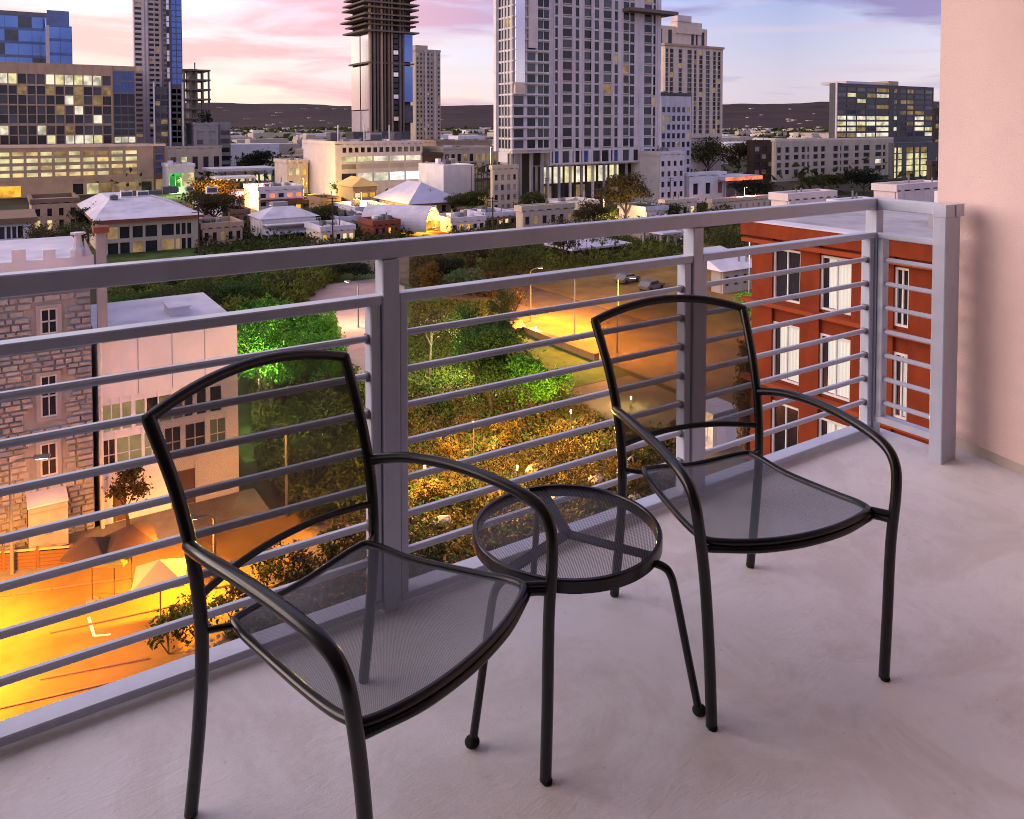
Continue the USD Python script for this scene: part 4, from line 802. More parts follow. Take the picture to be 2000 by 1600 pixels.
def block(name, label, cat, a, d, b_, top, wall, cols=0, rows=0, pane=None, back=15., c=None, share=.55, rshare=.55, base_m=.1, top_m=.08, proud=.3, roof=None, lc=0, stuff=False, par=True, group=None):
    o = B(name, label, cat, a, d, b_, top, back=back, c=c, group=group); o.core()
    if cols: facade(o.t, o.w, 'f', o.y0, o.x0, o.x1, GZ, o.z1, grid(cols, o.x0, o.x1, share), grid(rows, GZ, o.z1, rshare, base_m, top_m), pane, proud, .05, stuff=stuff)
    if lc: facade(o.t, o.w, 'l', o.x0, o.y0, o.y1, GZ, o.z1, grid(lc, o.y0, o.y1, share), grid(rows, GZ, o.z1, rshare, base_m, top_m), pane, proud, .05, stuff=stuff)
    o.wallbuild(wall)
    if par: o.parapet(roof or wall)
    gq = np.random.default_rng(int(a * 7 + d)); W_, D_ = o.x1 - o.x0, o.y1 - o.y0
    for k in range(int(gq.integers(2, 6))):
        if W_ < 5 or D_ < 5: break
        ux, uy = o.x0 + W_ * gq.uniform(.1, .75), o.y0 + D_ * gq.uniform(.12, .7); sx_, sy_, sz_ = gq.uniform(.8, min(3.2, W_*.2)), gq.uniform(.8, min(3, D_*.25)), gq.uniform(.6, 1.9)
        MB().box((ux, uy, o.z1 - .05), (ux + sx_, uy + sy_, o.z1 + sz_)).build('roof_unit', M[('grey', 'steel', 'white', 'darkgrey')[int(gq.integers(4))]], o.t)
    for k in range(2): ux, uy = o.x0 + W_ * gq.uniform(.1, .9), o.y0 + D_ * gq.uniform(.2, .8); MB().tube([(ux, uy, o.z1 - .1), (ux, uy, o.z1 + gq.uniform(1.2, 2.6))], .14, 6).build('vent_pipe', M['steel'], o.t)
    return o
block('white_box_building', 'plain windowless white cube building beside the dark green tree', 'building', 866, 226, 926, 323, 'white', back=16, par=False)
o = block('yellow_lit_shop', 'small two storey shop glowing amber yellow', 'shop', 690, 218, 733, 372, 'tan', 3, 2, pick(('lo', 3), ('ly', 2)), back=12, share=.75, rshare=.6)
v = [(o.x0-1, o.y0-1, o.z1+1), (o.x1+1, o.y0-1, o.z1+1), (o.x1+1, o.y1, o.z1+1), (o.x0-1, o.y1, o.z1+1), ((o.x0+o.x1)/2, o.y0+2, o.z1+3.4), ((o.x0+o.x1)/2, o.y1-2, o.z1+3.4)]
MB().add(v, [[0, 1, 4], [1, 2, 5], [1, 5, 4], [2, 3, 5], [3, 0, 4], [3, 4, 5]]).build('roof', M['canvas'], o.t)
block('timber_shop', 'low timber shop with orange lit doors under the amber tree', 'shop', 560, 214, 668, 398, 'timber', 8, 1, pick(('lo', 1), ('win', 2), ('lw', 1)), back=10, share=.7, rshare=.7)
o = block('white_shop', 'white fronted corner shop with red trim and bright windows', 'shop', 503, 212, 590, 372, 'white', 5, 2, pick(('lwhite', 2), ('lred', 1), ('win', 1)), back=14, share=.62, rshare=.5)
MB().box((o.x0, o.y0 - 1.6, o.z0 + (o.z1-o.z0)*.48), (o.x1, o.y0 - .32, o.z0 + (o.z1-o.z0)*.53)).build('awning', M['redtile'], o.t)
def canopy(name, label, a, d, b_, top, thick, m, depth_=10., lights='lp', cat='canopy', legs=4):
    P = at(a, d); x0, y0 = float(P[0]), float(P[1]); x1 = x_at(b_, y0); z1 = zpy(top, d); t = thing(name, label, cat, (x0, y0, GZ))
    MB().box((x0, y0, z1 - thick), (x1, y0 + depth_, z1)).build('roof', M[m], t)
    for k in range(legs):
        xx = x0 + .6 + (x1 - x0 - 1.6) * k / (legs - 1)
        for yy in (y0 + 1, y0 + depth_ - 1.4): MB().box((xx, yy, GZ), (xx + .4, yy + .4, z1 - thick)).build('column', M['grey'], t)
        if lights: MB().box((xx + .2, y0 + depth_*.4, z1 - thick - .12), (xx + 2.2, y0 + depth_*.6, z1 - thick - .02)).build('ceiling_light', M[lights], t)
    return t
canopy('station_canopy', 'flat lavender white canopy over a bright filling station', 412, 282, 542, 331, .9, 'roofwhite', 16)
canopy('station_canopy', 'smaller pale canopy in front of the big filling station canopy', 420, 262, 500, 347, .7, 'white', 9, legs=3)
block('green_lit_store', 'glass fronted store with a green lit window beside the garage', 'store', 328, 262, 378, 326, 'white', 4, 1, lambda i, j: ('lgreen', 'lgreen', 'ly', 'lw')[i], back=12, share=.86, rshare=.62)
block('station_shop', 'pale filling station shop with bright windows under the canopies', 'shop', 425, 300, 530, 338, 'white', 8, 1, pick(('lwhite', 2), ('ly', 2)), back=10, share=.7, rshare=.6)
t = thing('glowing_sign', 'glowing red and white roadside sign behind the left trees', 'sign', (*at(462, 236)[:2], GZ)); q = at(462, 236)
MB().tube([(q[0], q[1], GZ), (q[0], q[1], zpy(376, 236))], .2, 8).build('post', M['steel'], t); MB().box((q[0] - 3.2, q[1] - .3, zpy(387, 236)), (q[0] + 3.2, q[1] + .3, zpy(370, 236))).build('panel', M['lred'], t); MB().box((q[0] - 1.9, q[1] - .34, zpy(382, 236)), (q[0] + 1.7, q[1] - .302, zpy(374, 236))).build('bright_face', M['lwhite'], t)
block('cream_low_block', 'cream low block with a flat roof under the amber tree', 'building', 560, 262, 600, 318, 'cream', 3, 2, pick(('lo', 1), ('ly', 1), ('win', 1)), back=14)
# pink gallery building
o = block('pink_gallery_building', 'long pink building with blank end wall and a row of small top windows', 'building', 654, 246, 824, 282, 'pinkwhite', back=40, c=592)
w = MB(); facade(o.t, w, 'f', o.y0, o.x0, o.x1, GZ, o.z1, [(o.x(668 + k*12.0), o.x(676 + k*12.0)) for k in range(13)], [(o.z(299), o.z(289))], pick(('win', 1)), .3, .05)
w.build('front_wall', M['pinkwhite'], o.t)
bands = [(o.x(666 + k*31.5), o.x(694 + k*31.5)) for k in range(5)]
for i, (a, c) in enumerate(bands):
    MB().box((a, o.y0 - .34, o.z(317)), (c, o.y0 - .302, o.z(307))).build('gallery_window', M[('ly', 'ly', 'lp', 'lp', 'lp')[i]], o.t); MB().box((a, o.y0 - .34, o.z(331)), (c, o.y0 - .302, o.z(322))).build('gallery_window', M[('ldim', 'beige', 'beige', 'beige', 'beige')[i]], o.t)
    MB().box((a, o.y0 - .36, o.z(356)), (c, o.y0 - .302, o.z(340))).build('shop_window', M[('win', 'lp', 'lp', 'lwhite', 'lwhite')[i]], o.t)
for k in range(3): MB().tube([(o.x0 + 4 + k*9, o.y0 + 8, o.z1), (o.x0 + 4 + k*9, o.y0 + 8, o.z1 + 6)], .22, 8).build('mast', M['white'], o.t)
for k, (px_, w_) in enumerate(((672, 16), (752, 22), (800, 14))): rooftop_unit(f'{["left", "middle", "right"][k]} plant box on the roof of the pink building', (o.x(px_), o.y0 + 12, o.z1 + .02), np.array([w_*.16*1.2, 4, 3.4]), ('darkgrey', 'grey', 'darkgrey')[k])
block('arcaded_block', 'long low brown block with arched openings left of the white tower', 'building', 866, 330, 972, 292, 'beige', 9, 2, pick(('win', 2), ('ldim', 2)), back=20, share=.6, rshare=.6)
block('dark_recess_block', 'dark narrow block between the pink building and the white cube', 'building', 826, 262, 864, 304, 'darkbrown', 3, 3, pick(('win', 3), ('ldim', 1)), back=14)
block('brown_flat_block', 'flat brown block behind the arcaded one', 'building', 852, 380, 960, 278, 'tan', 10, 1, pick(('win', 2), ('ldim', 1)), back=22)
block('pale_site_building', 'pale concrete building at the foot of the white tower', 'building', 962, 196, 1010, 330, 'beige', 4, 4, pick(('win', 2), ('grey', 2)), back=10, c=958, share=.5)
t = thing('steel_scaffold', 'tall thin steel frame beside the white tower foot', 'scaffold', (*at(928, 224)[:2], GZ)); q = at(928, 224)
for i in range(3):
    for j in range(2): MB().tube([(q[0] + i*2.0, q[1] + j*2, GZ), (q[0] + i*2.0, q[1] + j*2, zpy(326, 224))], .12, 6).build('upright', M['darkbrown'], t)
for k in range(6): MB().bar((q[0], q[1] - .14, GZ + 2 + k*1.8), (q[0] + 4, q[1] - .14, GZ + 2 + k*1.8), .1, .1).build('ledger', M['darkbrown'], t)
canopy('sloped_shelter', 'grey roofed open shelter among the trees below the white tower', 1118, 134, 1236, 487, .35, 'lavroof', 9, lights=None, cat='shelter')
o = block('low_yard_house', 'low pale house with flat roof under the trees by the white tower', 'house', 1020, 150, 1120, 412, 'beige', 6, 2, pick(('win', 3), ('ldim', 1)), back=12, c=1008, share=.5)
o = block('grey_roof_house', 'small house with a grey roof beside the red wing', 'house', 1412, 108, 1482, 528, 'grey', 4, 1, pick(('win', 2), ('lp', 1)), c=1392, share=.5, rshare=.5, par=False)
v = [(o.x0-1, o.y0-1, o.z1), (o.x1+1, o.y0-1, o.z1), (o.x1+1, o.y1+1, o.z1), (o.x0-1, o.y1+1, o.z1), (o.x0+1, o.y0+6, o.z1+2.1), (o.x1-1, o.y0+6, o.z1+2.1)]
MB().add(v, [[0, 1, 5], [0, 5, 4], [1, 2, 5], [2, 3, 4], [2, 4, 5], [3, 0, 4], [0, 2, 1], [0, 3, 2]]).build('roof', M['roofwhite'], o.t)
block('storage_block', 'long pale storage block behind the far yard', 'building', 1252, 150, 1345, 468, 'beige', 9, 1, pick(('win', 2), ('lp', 1)), c=1240, share=.6)
canopy('market_tent', 'small pale green roofed tent beyond the railing post', 1296, 140, 1336, 456, .3, 'lavroof', 7, lights='ly', cat='tent', legs=3)
block('lavender_store', 'low store with lavender walls and blank panels right of the white tower', 'building', 1346, 232, 1418, 344, 'white', 3, 1, pick(('win', 2), ('brown', 1)), c=1332, share=.4, rshare=.5)
o = canopy('red_canopy', 'low canopy glowing coral red beside the lavender store', 1418, 236, 1490, 346, 1.1, 'roofwhite', 10, lights='lred'); q = at(1418, 236); MB().box((q[0], q[1] - .12, zpy(354, 236)), (x_at(1490, float(q[1])), q[1] - .02, zpy(347, 236))).build('fascia', M['lred'], o)

for px_, d_, h_, c_, pw, lb in [(424, 232, 7, (1, .6, .1), 30000., 'amber street lamp inside the amber lit tree'), (592, 236, 7, (1, .68, .12), 18000., 'yellow street lamp beside the cream low block'), (500, 224, 6, (1, .35, .2), 26000., 'warm street lamp left of the white corner shop'), (705, 200, 6, (1, .66, .12), 22000., 'amber street lamp before the yellow shop'), (352, 256, 6, (.5, 1, .35), 14000., 'greenish street lamp before the green lit store'), (958, 246, 16, (1, .72, .3), 30000., 'tall street lamp glowing left of the white tower'), (1180, 196, 6, (1, .75, .35), 20000., 'street lamp before the white tower shopfronts'), (1455, 215, 6, (1, .4, .3), 16000., 'street lamp before the coral red canopy')]:
    lamp_post(lb, (*at(px_, d_)[:2], GZ), h_, (-.4, -.9), c_, pw * .5, r=.22)
block('grey_roofed_row', 'low row with pale blue grey flat roofs left of the vaulted shed', 'building', 694, 186, 762, 412, 'tan', 5, 1, pick(('win', 2), ('lw', 1)), back=14, share=.6, roof='lavroof')
block('red_shed', 'low dark red shed in front of the vaulted shed', 'shed', 728, 160, 778, 440, 'redtile', 4, 1, pick(('win', 2), ('lo', 1)), back=7, share=.4)
canopy('blue_awning', 'pale blue grey flat awning beside the vaulted shed', 708, 172, 764, 424, .3, 'lavroof', 7, lights=None, cat='awning', legs=3)
block('brown_workshop', 'small brown workshop left of the grey roofed row', 'building', 626, 196, 662, 394, 'brown', 3, 1, pick(('win', 2), ('ldim', 1)), back=9, share=.5)
block('fenced_yard_house', 'low tan house with flat roof right of the cluttered white roof', 'house', 392, 150, 470, 446, 'tan', 5, 1, pick(('win', 3), ('ldim', 1)), back=9, share=.5)
block('narrow_brick_house', 'narrow brown house left of the white porch house', 'house', 452, 172, 484, 418, 'brown', 2, 2, pick(('win', 2), ('ldim', 1)), back=9, share=.4)
for nm, lb, a_, d_, b_, tp, m_, r_ in [('low_store', 'low cream store with lit windows below the white porch house', 626, 152, 690, 452, 'cream', 'roofwhite'), ('low_store', 'long low tan store with pale roof left of the red shed', 660, 168, 726, 432, 'tan', 'roofwhite'), ('workshop', 'pale workshop right of the vaulted shed mouth', 880, 168, 946, 434, 'pinkwhite', 'roofwhite'), ('workshop', 'low brown workshop with pale roof behind the dark green tree', 948, 176, 1006, 424, 'brown', 'lavroof'),
        ('cottage', 'cream cottage between yard house and white tower shopfronts', 1020, 178, 1062, 424, 'cream', 'roofwhite'), ('cottage', 'pale cottage right of the broad brown green tree', 1262, 176, 1304, 412, 'pinkwhite', 'roofwhite'), ('row_shop', 'row of small shops with lit fronts behind the cluttered white roof', 392, 192, 462, 402, 'pinkwhite', 'roofwhite'), ('row_shop', 'short row of tan shops with lit fronts left of the white porch house', 432, 184, 484, 424, 'tan', 'roofwhite')]:
    block(nm, lb, 'shop' if 'shop' in nm or 'store' in nm else 'house' if nm == 'cottage' else 'workshop', a_, d_, b_, tp, m_, 5, 1, pick(('lw', 2), ('ly', 1), ('lo', 1), ('win', 3)), back=9, share=.6, rshare=.5, roof=r_)
block('pale_long_wall', 'long low pale wall right of the lavender store', 'wall', 1392, 205, 1510, 396, 'beige', 10, 1, pick(('grey', 2), ('beige', 2)), c=1384, share=.3, rshare=.4)
block('cream_flat_house', 'flat cream house in front of the lavender store', 'house', 1300, 190, 1360, 398, 'cream', 4, 1, pick(('win', 2), ('lw', 1)), c=1290, share=.5)
block('arch_window_house', 'low house with pale walls left of the broad brown green tree', 'house', 1098, 184, 1168, 402, 'tower', 4, 1, pick(('win', 2), ('lp', 1)), back=8, share=.5)
for k, (px_, d_, lb) in enumerate([(385, 132, 'wooden power pole right of the cluttered white roof'), (648, 150, 'wooden power pole right of the white porch house'), (962, 150, 'wooden power pole left of the yard house'), (1310, 205, 'dark pole beside the cream flat house'), (1066, 205, 'slender pole in front of the white tower shopfronts')]):
    q = at(px_, d_); t = thing('power_pole', lb, 'pole', (q[0], q[1], GZ)); MB().tube([(q[0], q[1], GZ), (q[0], q[1], GZ + 9.5)], [.16, .11], 8).build('pole', M['bark'], t)
    for zz in (8.6, 9.2): MB().bar((q[0] - 1.1, q[1] - .14, GZ + zz), (q[0] + 1.1, q[1] - .14, GZ + zz), .1, .12).build('crossarm', M['bark'], t)

# ================================================================ towers and far blocks
# left: blue glass tower
b = B('blue_glass_tower', 'deep blue glass office tower at the top left edge', 'office tower', -70, 430, 92, 22, back=40)
b.core(); rows = grid(11, b.z0, b.z1, .80); cols = grid(6, b.x0, b.x1, .97)
facade(b.t, b.w, 'f', b.y0, b.x0, b.x1, b.z0, b.z1, cols, rows, lambda i, j: 'lp' if j == 6 and i > 2 else ('wingrey' if rng.random() < .12 else 'mirrorblue'), .15, .04); b.wallbuild('winblue'); b.parapet('steel', 2.0)
b2 = B('blue_glass_annex', 'lower blue glass wing with pale edge beside the blue tower', 'office tower', 94, 424, 144, 49, back=40)
b2.core(); facade(b2.t, b2.w, 'f', b2.y0, b2.x0, b2.x1, b2.z0, b2.z1, grid(2, b2.x0, b2.x1, .95, .06), grid(10, b2.z0, b2.z1, .8), lambda i, j: 'lp' if j == 6 else 'mirrorblue', .15, .04); b2.wallbuild('winblue')
MB().box((b2.x0 - .3, b2.y0 - .6, b2.z0), (b2.x0 + 1.4, b2.y0 - .16, b2.z1)).build('edge_fin', M['pinkwhite'], b2.t)
MB().box((b2.x0 + .6, b2.y0 + 3, b2.z1), (b2.x1 - 1, b2.y0 + 20, zpy(18, 424))).build('penthouse', M['winblue'], b2.t)
# brown gridded office block
b = B('brown_grid_office', 'brown framed office block with a grid of dark and lit windows', 'office building', -62, 300, 266, 118, back=34)
b.core(); z = b.z
rows = [(z(283), z(266)), (z(264), z(246)), (z(241), z(224)), (z(222.5), z(205)), (z(202), z(184)), (z(182), z(165)), (z(161), z(141))]
xs = [b.x(-56 + k*18.3) for k in range(16)]
cols = [(xs[k] + .22, xs[k+1] - .22) for k in range(15)]
facade(b.t, b.w, 'f', b.y0, b.x0, b.x(221), GZ, b.z1, cols, rows, lambda i, j: ('win', 'win', 'win', 'win', 'win', 'lp', 'wingrey', 'ldim', 'win', 'wingrey', 'win')[int(rng.integers(11))] if j not in (0, 6) else ('lp', 'ly', 'win', 'wingrey', 'win')[int(rng.integers(5))], .55, .12, frame=None); b.wallbuild('tan')
gx = (b.x(223), b.x(264)); w = MB(); facade(b.t, w, 'f', b.y0 + .01, gx[0], gx[1], GZ, b.z(128), grid(3, gx[0], gx[1], .93), [(z(282), z(270)), (z(267), z(254)), (z(251), z(240)), (z(237), z(224)), (z(222), z(206)), (z(203), z(178)), (z(175), z(152)), (z(149), z(131))], lambda i, j: ('winblue' if j > 5 else 'lp' if j == 0 else 'win'), .12, .03); w.build('glass_bay_frame', M['steel'], b.t)
# parking garage with lit decks
b = B('parking_garage', 'long tan parking garage with rows of yellow lit openings', 'garage', -40, 244, 324, 290, back=40)
b.core(); z = b.z
cols = [(b.x(-33 + k*27.7), b.x(-11 + k*27.7)) for k in range(11)]
rows = [(z(349), z(341)), (z(335), z(327)), (z(320.5), z(312)), (z(306.5), z(299))]
facade(b.t, b.w, 'f', b.y0, b.x0, b.x(298), z(357), b.z1, cols, rows, lambda i, j: 'ly' if rng.random() < .72 else ('lw' if rng.random() < .7 else 'ldim'), .6, .1, name='deck_opening')
facade(b.t, b.w, 'f', b.y0, b.x0, b.x(298), GZ, z(357), [(b.x(-30), b.x(38)), (b.x(140), b.x(160)), (b.x(167), b.x(190)), (b.x(195), b.x(216)), (b.x(222), b.x(244)), (b.x(248), b.x(268)), (b.x(274), b.x(294))], [(z(388), z(366))], lambda i, j: ('lo', 'win', 'ly', 'ldim', 'ldim', 'ldim', 'win')[i], .5, .1, name='shopfront'); b.wallbuild('tan')
st = MB(); facade(b.t, st, 'f', b.y0 + .02, b.x(299), b.x(321), GZ, b.z1, [(b.x(302), b.x(318))], [(z(385), z(362)), (z(348), z(338)), (z(334), z(324)), (z(320), z(309)), (z(305), z(294))], lambda i, j: 'ldim' if j == 0 else 'winblue', .5, .1, name='stair_window'); st.build('stair_tower', M['brown'], b.t); MB().box((b.x0, b.y0 - .75, b.z1 - .05), (b.x(322), b.y0 + .5, b.z1 + .75)).build('top_rail', M['cream'], b.t)
# slim twin tower
b = B('slim_condo_tower', 'slim tall condominium tower of pink and blue strips at left', 'tower', 264, 340, 326, -150, back=22, c=262)
b.core(); nf = 42; rows = grid(nf, b.z(270), b.z1, .52)
facade(b.t, b.w, 'f', b.y0, b.x0, b.x1, b.z0, b.z1, [(b.x(p), b.x(q)) for p, q in ((266, 279), (293, 303), (305, 313))], rows, lambda i, j: 'win' if (i*7 + j*3) % 13 else 'ldim', .5, .1); b.wallbuild('pinkwhite')
for p, q, m in ((280, 284, 'white'), (287, 291, 'white'), (319, 325, 'white')): MB().box((b.x(p), b.y0 - .9, b.z(280 if p < 300 else 165)), (b.x(q), b.y0 - .52, b.z1)).build('pilaster', M[m], b.t)
b2 = B('blue_strip_tower', 'blue glass half of the slim tower with a jagged pale strip', 'tower', 327, 336, 358, -150, back=24)
b2.core(); facade(b2.t, b2.w, 'f', b2.y0, b2.x0, b2.x1, b2.z(170), b2.z1, [(b2.x(328), b2.x(333)), (b2.x(338), b2.x(346)), (b2.x(347.5), b2.x(357))], grid(28, b2.z(165), b2.z1, .85), lambda i, j: 'mirrorblue' if i != 0 else ('mirror' if j % 3 else 'win'), .15, .04); b2.wallbuild('wingrey')
for p in (301, 332, 357): MB().box((b2.x(p - 1.5), b2.y0 - .8, GZ), (b2.x(p + 1.5), b2.y0 - .2, b2.z(160))).build('white_column', M['white'], b2.t)
fw = MB(); facade(b2.t, fw, 'f', b2.y0 + .03, b2.x(300), b2.x(357), GZ, b2.z(170), [(b2.x(304), b2.x(313)), (b2.x(315), b2.x(328)), (b2.x(336), b2.x(345)), (b2.x(347), b2.x(354))], grid(9, b2.z(280), b2.z(172), .7), lambda i, j: ('win', 'wingrey', 'ldim', 'win')[int(rng.integers(4))], .15, .04, name='podium_window'); fw.build('podium', M['darkgrey'], b2.t)
# unfinished slab block with crane stub
b = B('unfinished_block', 'dark unfinished concrete frame with open floors right of the slim tower', 'building', 360, 430, 411, 136, back=24)
for k in range(11):
    zz = b.z0 + (b.z1 - b.z0) * k / 10; MB().box((b.x0 - .4, b.y0 - .4, zz - .5), (b.x1 + .4, b.y1, zz + .35)).build('slab', M['slab'], b.t)
for i in range(5):
    for j in range(2): xx = b.x0 + (b.x1 - b.x0 - .9) * i / 4; yy = b.y0 + .3 + j*18; MB().box((xx, yy, b.z0), (xx + .9, yy + .9, b.z1)).build('column', M['slab'], b.t)
MB().box((b.x0 + 4, b.y0 + 7, b.z0), (b.x1 - 5, b.y0 + 15, b.z1 + 1)).build('lift_core', M['grey'], b.t)
MB().tube([((b.x0+b.x1)/2, b.y0 + 5, b.z1), ((b.x0+b.x1)/2, b.y0 + 5, zpy(120, 430))], .35, 6).build('mast', M['steel'], b.t)
block('grey_louvre_block', 'grey louvred block with white side panels behind the garage', 'building', 428, 352, 450, 243, 'grey', 1, 5, pick(('win', 2), ('wingrey', 1)), back=14, share=.8)
block('pale_stepped_block', 'pale grey block with a louvred window bay behind the garage', 'building', 378, 340, 426, 244, 'grey', 2, 5, pick(('wingrey', 1), ('grey', 1)), back=16, share=.5)
block('tan_annex_block', 'low tan block at the right end of the garage', 'building', 326, 332, 432, 290, 'beige', 5, 1, pick(('ly', 1), ('win', 2)), back=12, share=.5, rshare=.5)

# unfinished tower with jutting slabs
b = B('jenga_tower', 'unfinished tower with jutting floor slabs and bare brown columns', 'tower', 722, 330, 808, -80, back=30, c=684)
z = b.z; X = b.x
MB().box((b.x0 + 1, b.y0 + 1, GZ), (b.x1 - 1, b.y1 - 1, b.z1)).build('core', M['darkbrown'], b.t)
for k, px_ in enumerate((724, 731, 738, 745, 752, 759, 766, 781, 788)): MB().box((X(px_ - 1.7), b.y0 - .4 - (k % 2)*.6, GZ), (X(px_ + 1.7), b.y0 + 1.05, b.z1 - (k % 3)*2)).build('column', M['slab'] if k % 3 else M['tan'], b.t)
for z0_, z1_, m in ((z(240), z(205), 'wingrey'), (z(198), z(126), 'winblue'), (z(118), z(62), 'winblue')): MB().box((X(790), b.y0 - .3, z0_), (X(806), b.y0 + 1.06, z1_)).build('glass_panel', M['mirrorblue' if m == 'winblue' else m], b.t)
for k in range(16): MB().box((X(769), b.y0 - .25, z(236 - k*11)), (X(778), b.y0 + 1.06, z(228 - k*11))).build('window', M['win' if k % 4 else 'mirror'], b.t)
yb_ = [b.y0 + (b.y1 - b.y0) * k for k in (.03, .47, .52, .97)]
for z0_, z1_ in ((z(214), z(127)), (z(119), z(62))):
    for k in range(2): MB().box((b.x0 + .4, yb_[2*k], z0_), (b.x0 + 1.06, yb_[2*k+1], z1_)).build('bright_panel', M['mirror'], b.t)
for k in range(2): MB().box((b.x0 + .5, yb_[2*k], GZ), (b.x0 + 1.05, yb_[2*k+1], z(216))).build('lower_panel', M['pinkwhite'], b.t)
g = np.random.default_rng(11)
for k, py_ in enumerate((122, 60, 47, 38, 27, 14, 4, -8, -22, -36, -50, -66)):
    o = 0.6 if py_ == 122 else g.uniform(2.0, 4.5); MB().box((b.x0 - o, b.y0 - o*.8, z(py_) - .3), (b.x1 + o*g.uniform(.2, .7), b.y1, z(py_) + .35)).build('slab', M['slab'], b.t)
    if py_ < 55:
        for q in range(6): xx = b.x0 + 1.5 + q*3.0; MB().box((xx, b.y0 + .4, z(py_) - 2.6), (xx + .5, b.y0 + .9, z(py_) - .3)).build('prop', M['slab'], b.t)
b = block('beige_condo_tower', 'plain beige condominium tower behind the unfinished one', 'tower', 812, 400, 860, 99, 'beige', 7, 26, pick(('win', 3), ('ldim', 1), ('wingrey', 2)), back=20, share=.5, rshare=.5, top_m=.01, base_m=.03)
MB().box((b.x0 + 1, b.y0 + 2, b.z1), (b.x0 + 8, b.y0 + 12, zpy(87, 400))).build('penthouse', M['beige'], b.t)
for p in (829, 847): MB().box((b.x(p), b.y0 - .8, GZ), (b.x(p + 4), b.y0 - .32, b.z1 + .5)).build('pilaster', M['pinkwhite'], b.t)
block('site_shed_row', 'dark site buildings at the foot of the unfinished tower', 'building', 690, 318, 800, 262, 'darkgrey', 8, 2, pick(('win', 2), ('ldim', 1)), back=8, share=.5)

# big white residential tower
b = B('white_residential_tower', 'large white residential tower with columns of dark balconies and windows', 'tower', 1073, 215, 1289, -70, back=26, base=zpy(322, 215))
b.core(); z = b.z; X = b.x; nf = 16
sm = [(320, 355), (485, 520), (640, 675), (790, 822), (915, 950), (1095, 1130)]; bg = [(392, 465), (553, 620), (709, 772), (860, 908), (1026, 1085)]
cs = sorted([(1000 + a/4, 1000 + c/4, 0) for a, c in sm] + [(1000 + a/4, 1000 + c/4, 1) for a, c in bg])
facade(b.t, b.w, 'f', b.y0, b.x0, b.x1, z(291), b.z1, [(X(a), X(c)) for a, c, _ in cs], [(z(290.3 - 21.9*k), z(272.2 - 21.9*k)) for k in range(nf)], lambda i, j: ('lw' if rng.random() < .012 else 'ldim' if rng.random() < .05 else 'wingrey' if rng.random() < .3 else 'win'), .26, .20); b.wallbuild('tower')
for a, c, big in cs:
    if big:
        for k in range(nf): MB().box((X(a) + .05, b.y0 - .42, z(289.5 - 21.9*k)), (X(c) - .05, b.y0 - .205, z(288 - 21.9*k))).build('balcony_slab', M['cream'], b.t)
for p in (1079, 1094, 1119, 1136, 1153, 1171, 1195, 1212, 1245, 1278): MB().box((X(p), b.y0 - .38, z(322)), (X(p + 3.4), b.y0 - .205, b.z1 - 1)).build('pilaster', M['pinkwhite'], b.t)
pg = MB(); facade(b.t, pg, 'f', b.y0 - .02, b.x0, b.x1, z(322), z(292), [(X(p), X(p + 14)) for p in (1076, 1097, 1117, 1134, 1157, 1174, 1192, 1214, 1236, 1256, 1272)], [(z(319), z(296))], lambda i, j: ('winblue', 'wingrey', 'win')[i % 3], .35, .05, name='podium_window'); pg.build('podium_wall', M['tower'], b.t)
MB().box((X(1213), b.y0 - 4, z(9)), (X(1305), b.y0 + 20, z(2))).build('roof_ledge', M['slab'], b.t)
pd = B('tower_podium', 'lit glass shopfronts and slender columns under the white tower', 'building', 1046, 214, 1290, 323, back=18)
MB().box((pd.x0 + .5, pd.y0 + 3, GZ), (pd.x1 - .5, pd.y1, pd.z1 - .4)).build('wall', M['darkbrown'], pd.t); MB().box((pd.x0, pd.y0 - .5, pd.z1 - .4), (pd.x1, pd.y1, pd.z1 - .02)).build('soffit', M['grey'], pd.t)
for k in range(11): MB().box((pd.x(1050 + k*22), pd.y0 + 2.9, pd.z(362)), (pd.x(1067 + k*22), pd.y0 + 3.02, pd.z(329))).build('shop_window', M['lp' if k in (1, 2, 4, 6) else 'ly' if k < 8 else 'win'], pd.t); MB().box((pd.x(1050 + k*22), pd.y0 + 2.9, GZ + .4), (pd.x(1067 + k*22), pd.y0 + 3.02, pd.z(367))).build('lower_window', M[('win', 'ldim', 'wingrey')[k % 3]], pd.t)
for k in range(12): MB().tube([(pd.x(1048 + k*22), pd.y0, GZ), (pd.x(1048 + k*22), pd.y0, pd.z1 - .41)], .42, 10).build('column', M['pinkwhite' if k % 2 else 'grey'], pd.t, smooth=40)
b = B('glass_corner_wing', 'grey glazed corner wing of the white tower with a bright sunlit strip', 'tower', 1001, 207, 1074, -70, c=973, base=zpy(298, 207))
b.core(); z = b.z; X = b.x
facade(b.t, b.w, 'f', b.y0, b.x0, b.x1, z(296), b.z1, [(X(1002.5), X(1022)), (X(1029), X(1045)), (X(1050), X(1060)), (X(1061.5), X(1071.5))], [(z(290 - 21.7*k), z(274 - 21.7*k)) for k in range(17)], lambda i, j: 'win' if rng.random() < .6 else 'wingrey', .15, .08)
facade(b.t, b.w, 'l', b.x0, b.y0, b.y1, z(296), b.z1, grid(4, b.y0 + .4, b.y1 - .4, .86), [(z(291 - 21.7*k), z(273 - 21.7*k)) for k in range(17)], lambda i, j: ('lw' if (i < 2 and j == 11) else 'win' if rng.random() < .6 else 'wingrey'), .3, .1); b.wallbuild('tower')
for k in range(17): MB().box((b.x0 - .5, b.y0 - .9, z(293.5 - 21.7*k)), (X(1072), b.y0 - .31, z(291.3 - 21.7*k))).build('floor_band', M['tower'], b.t)
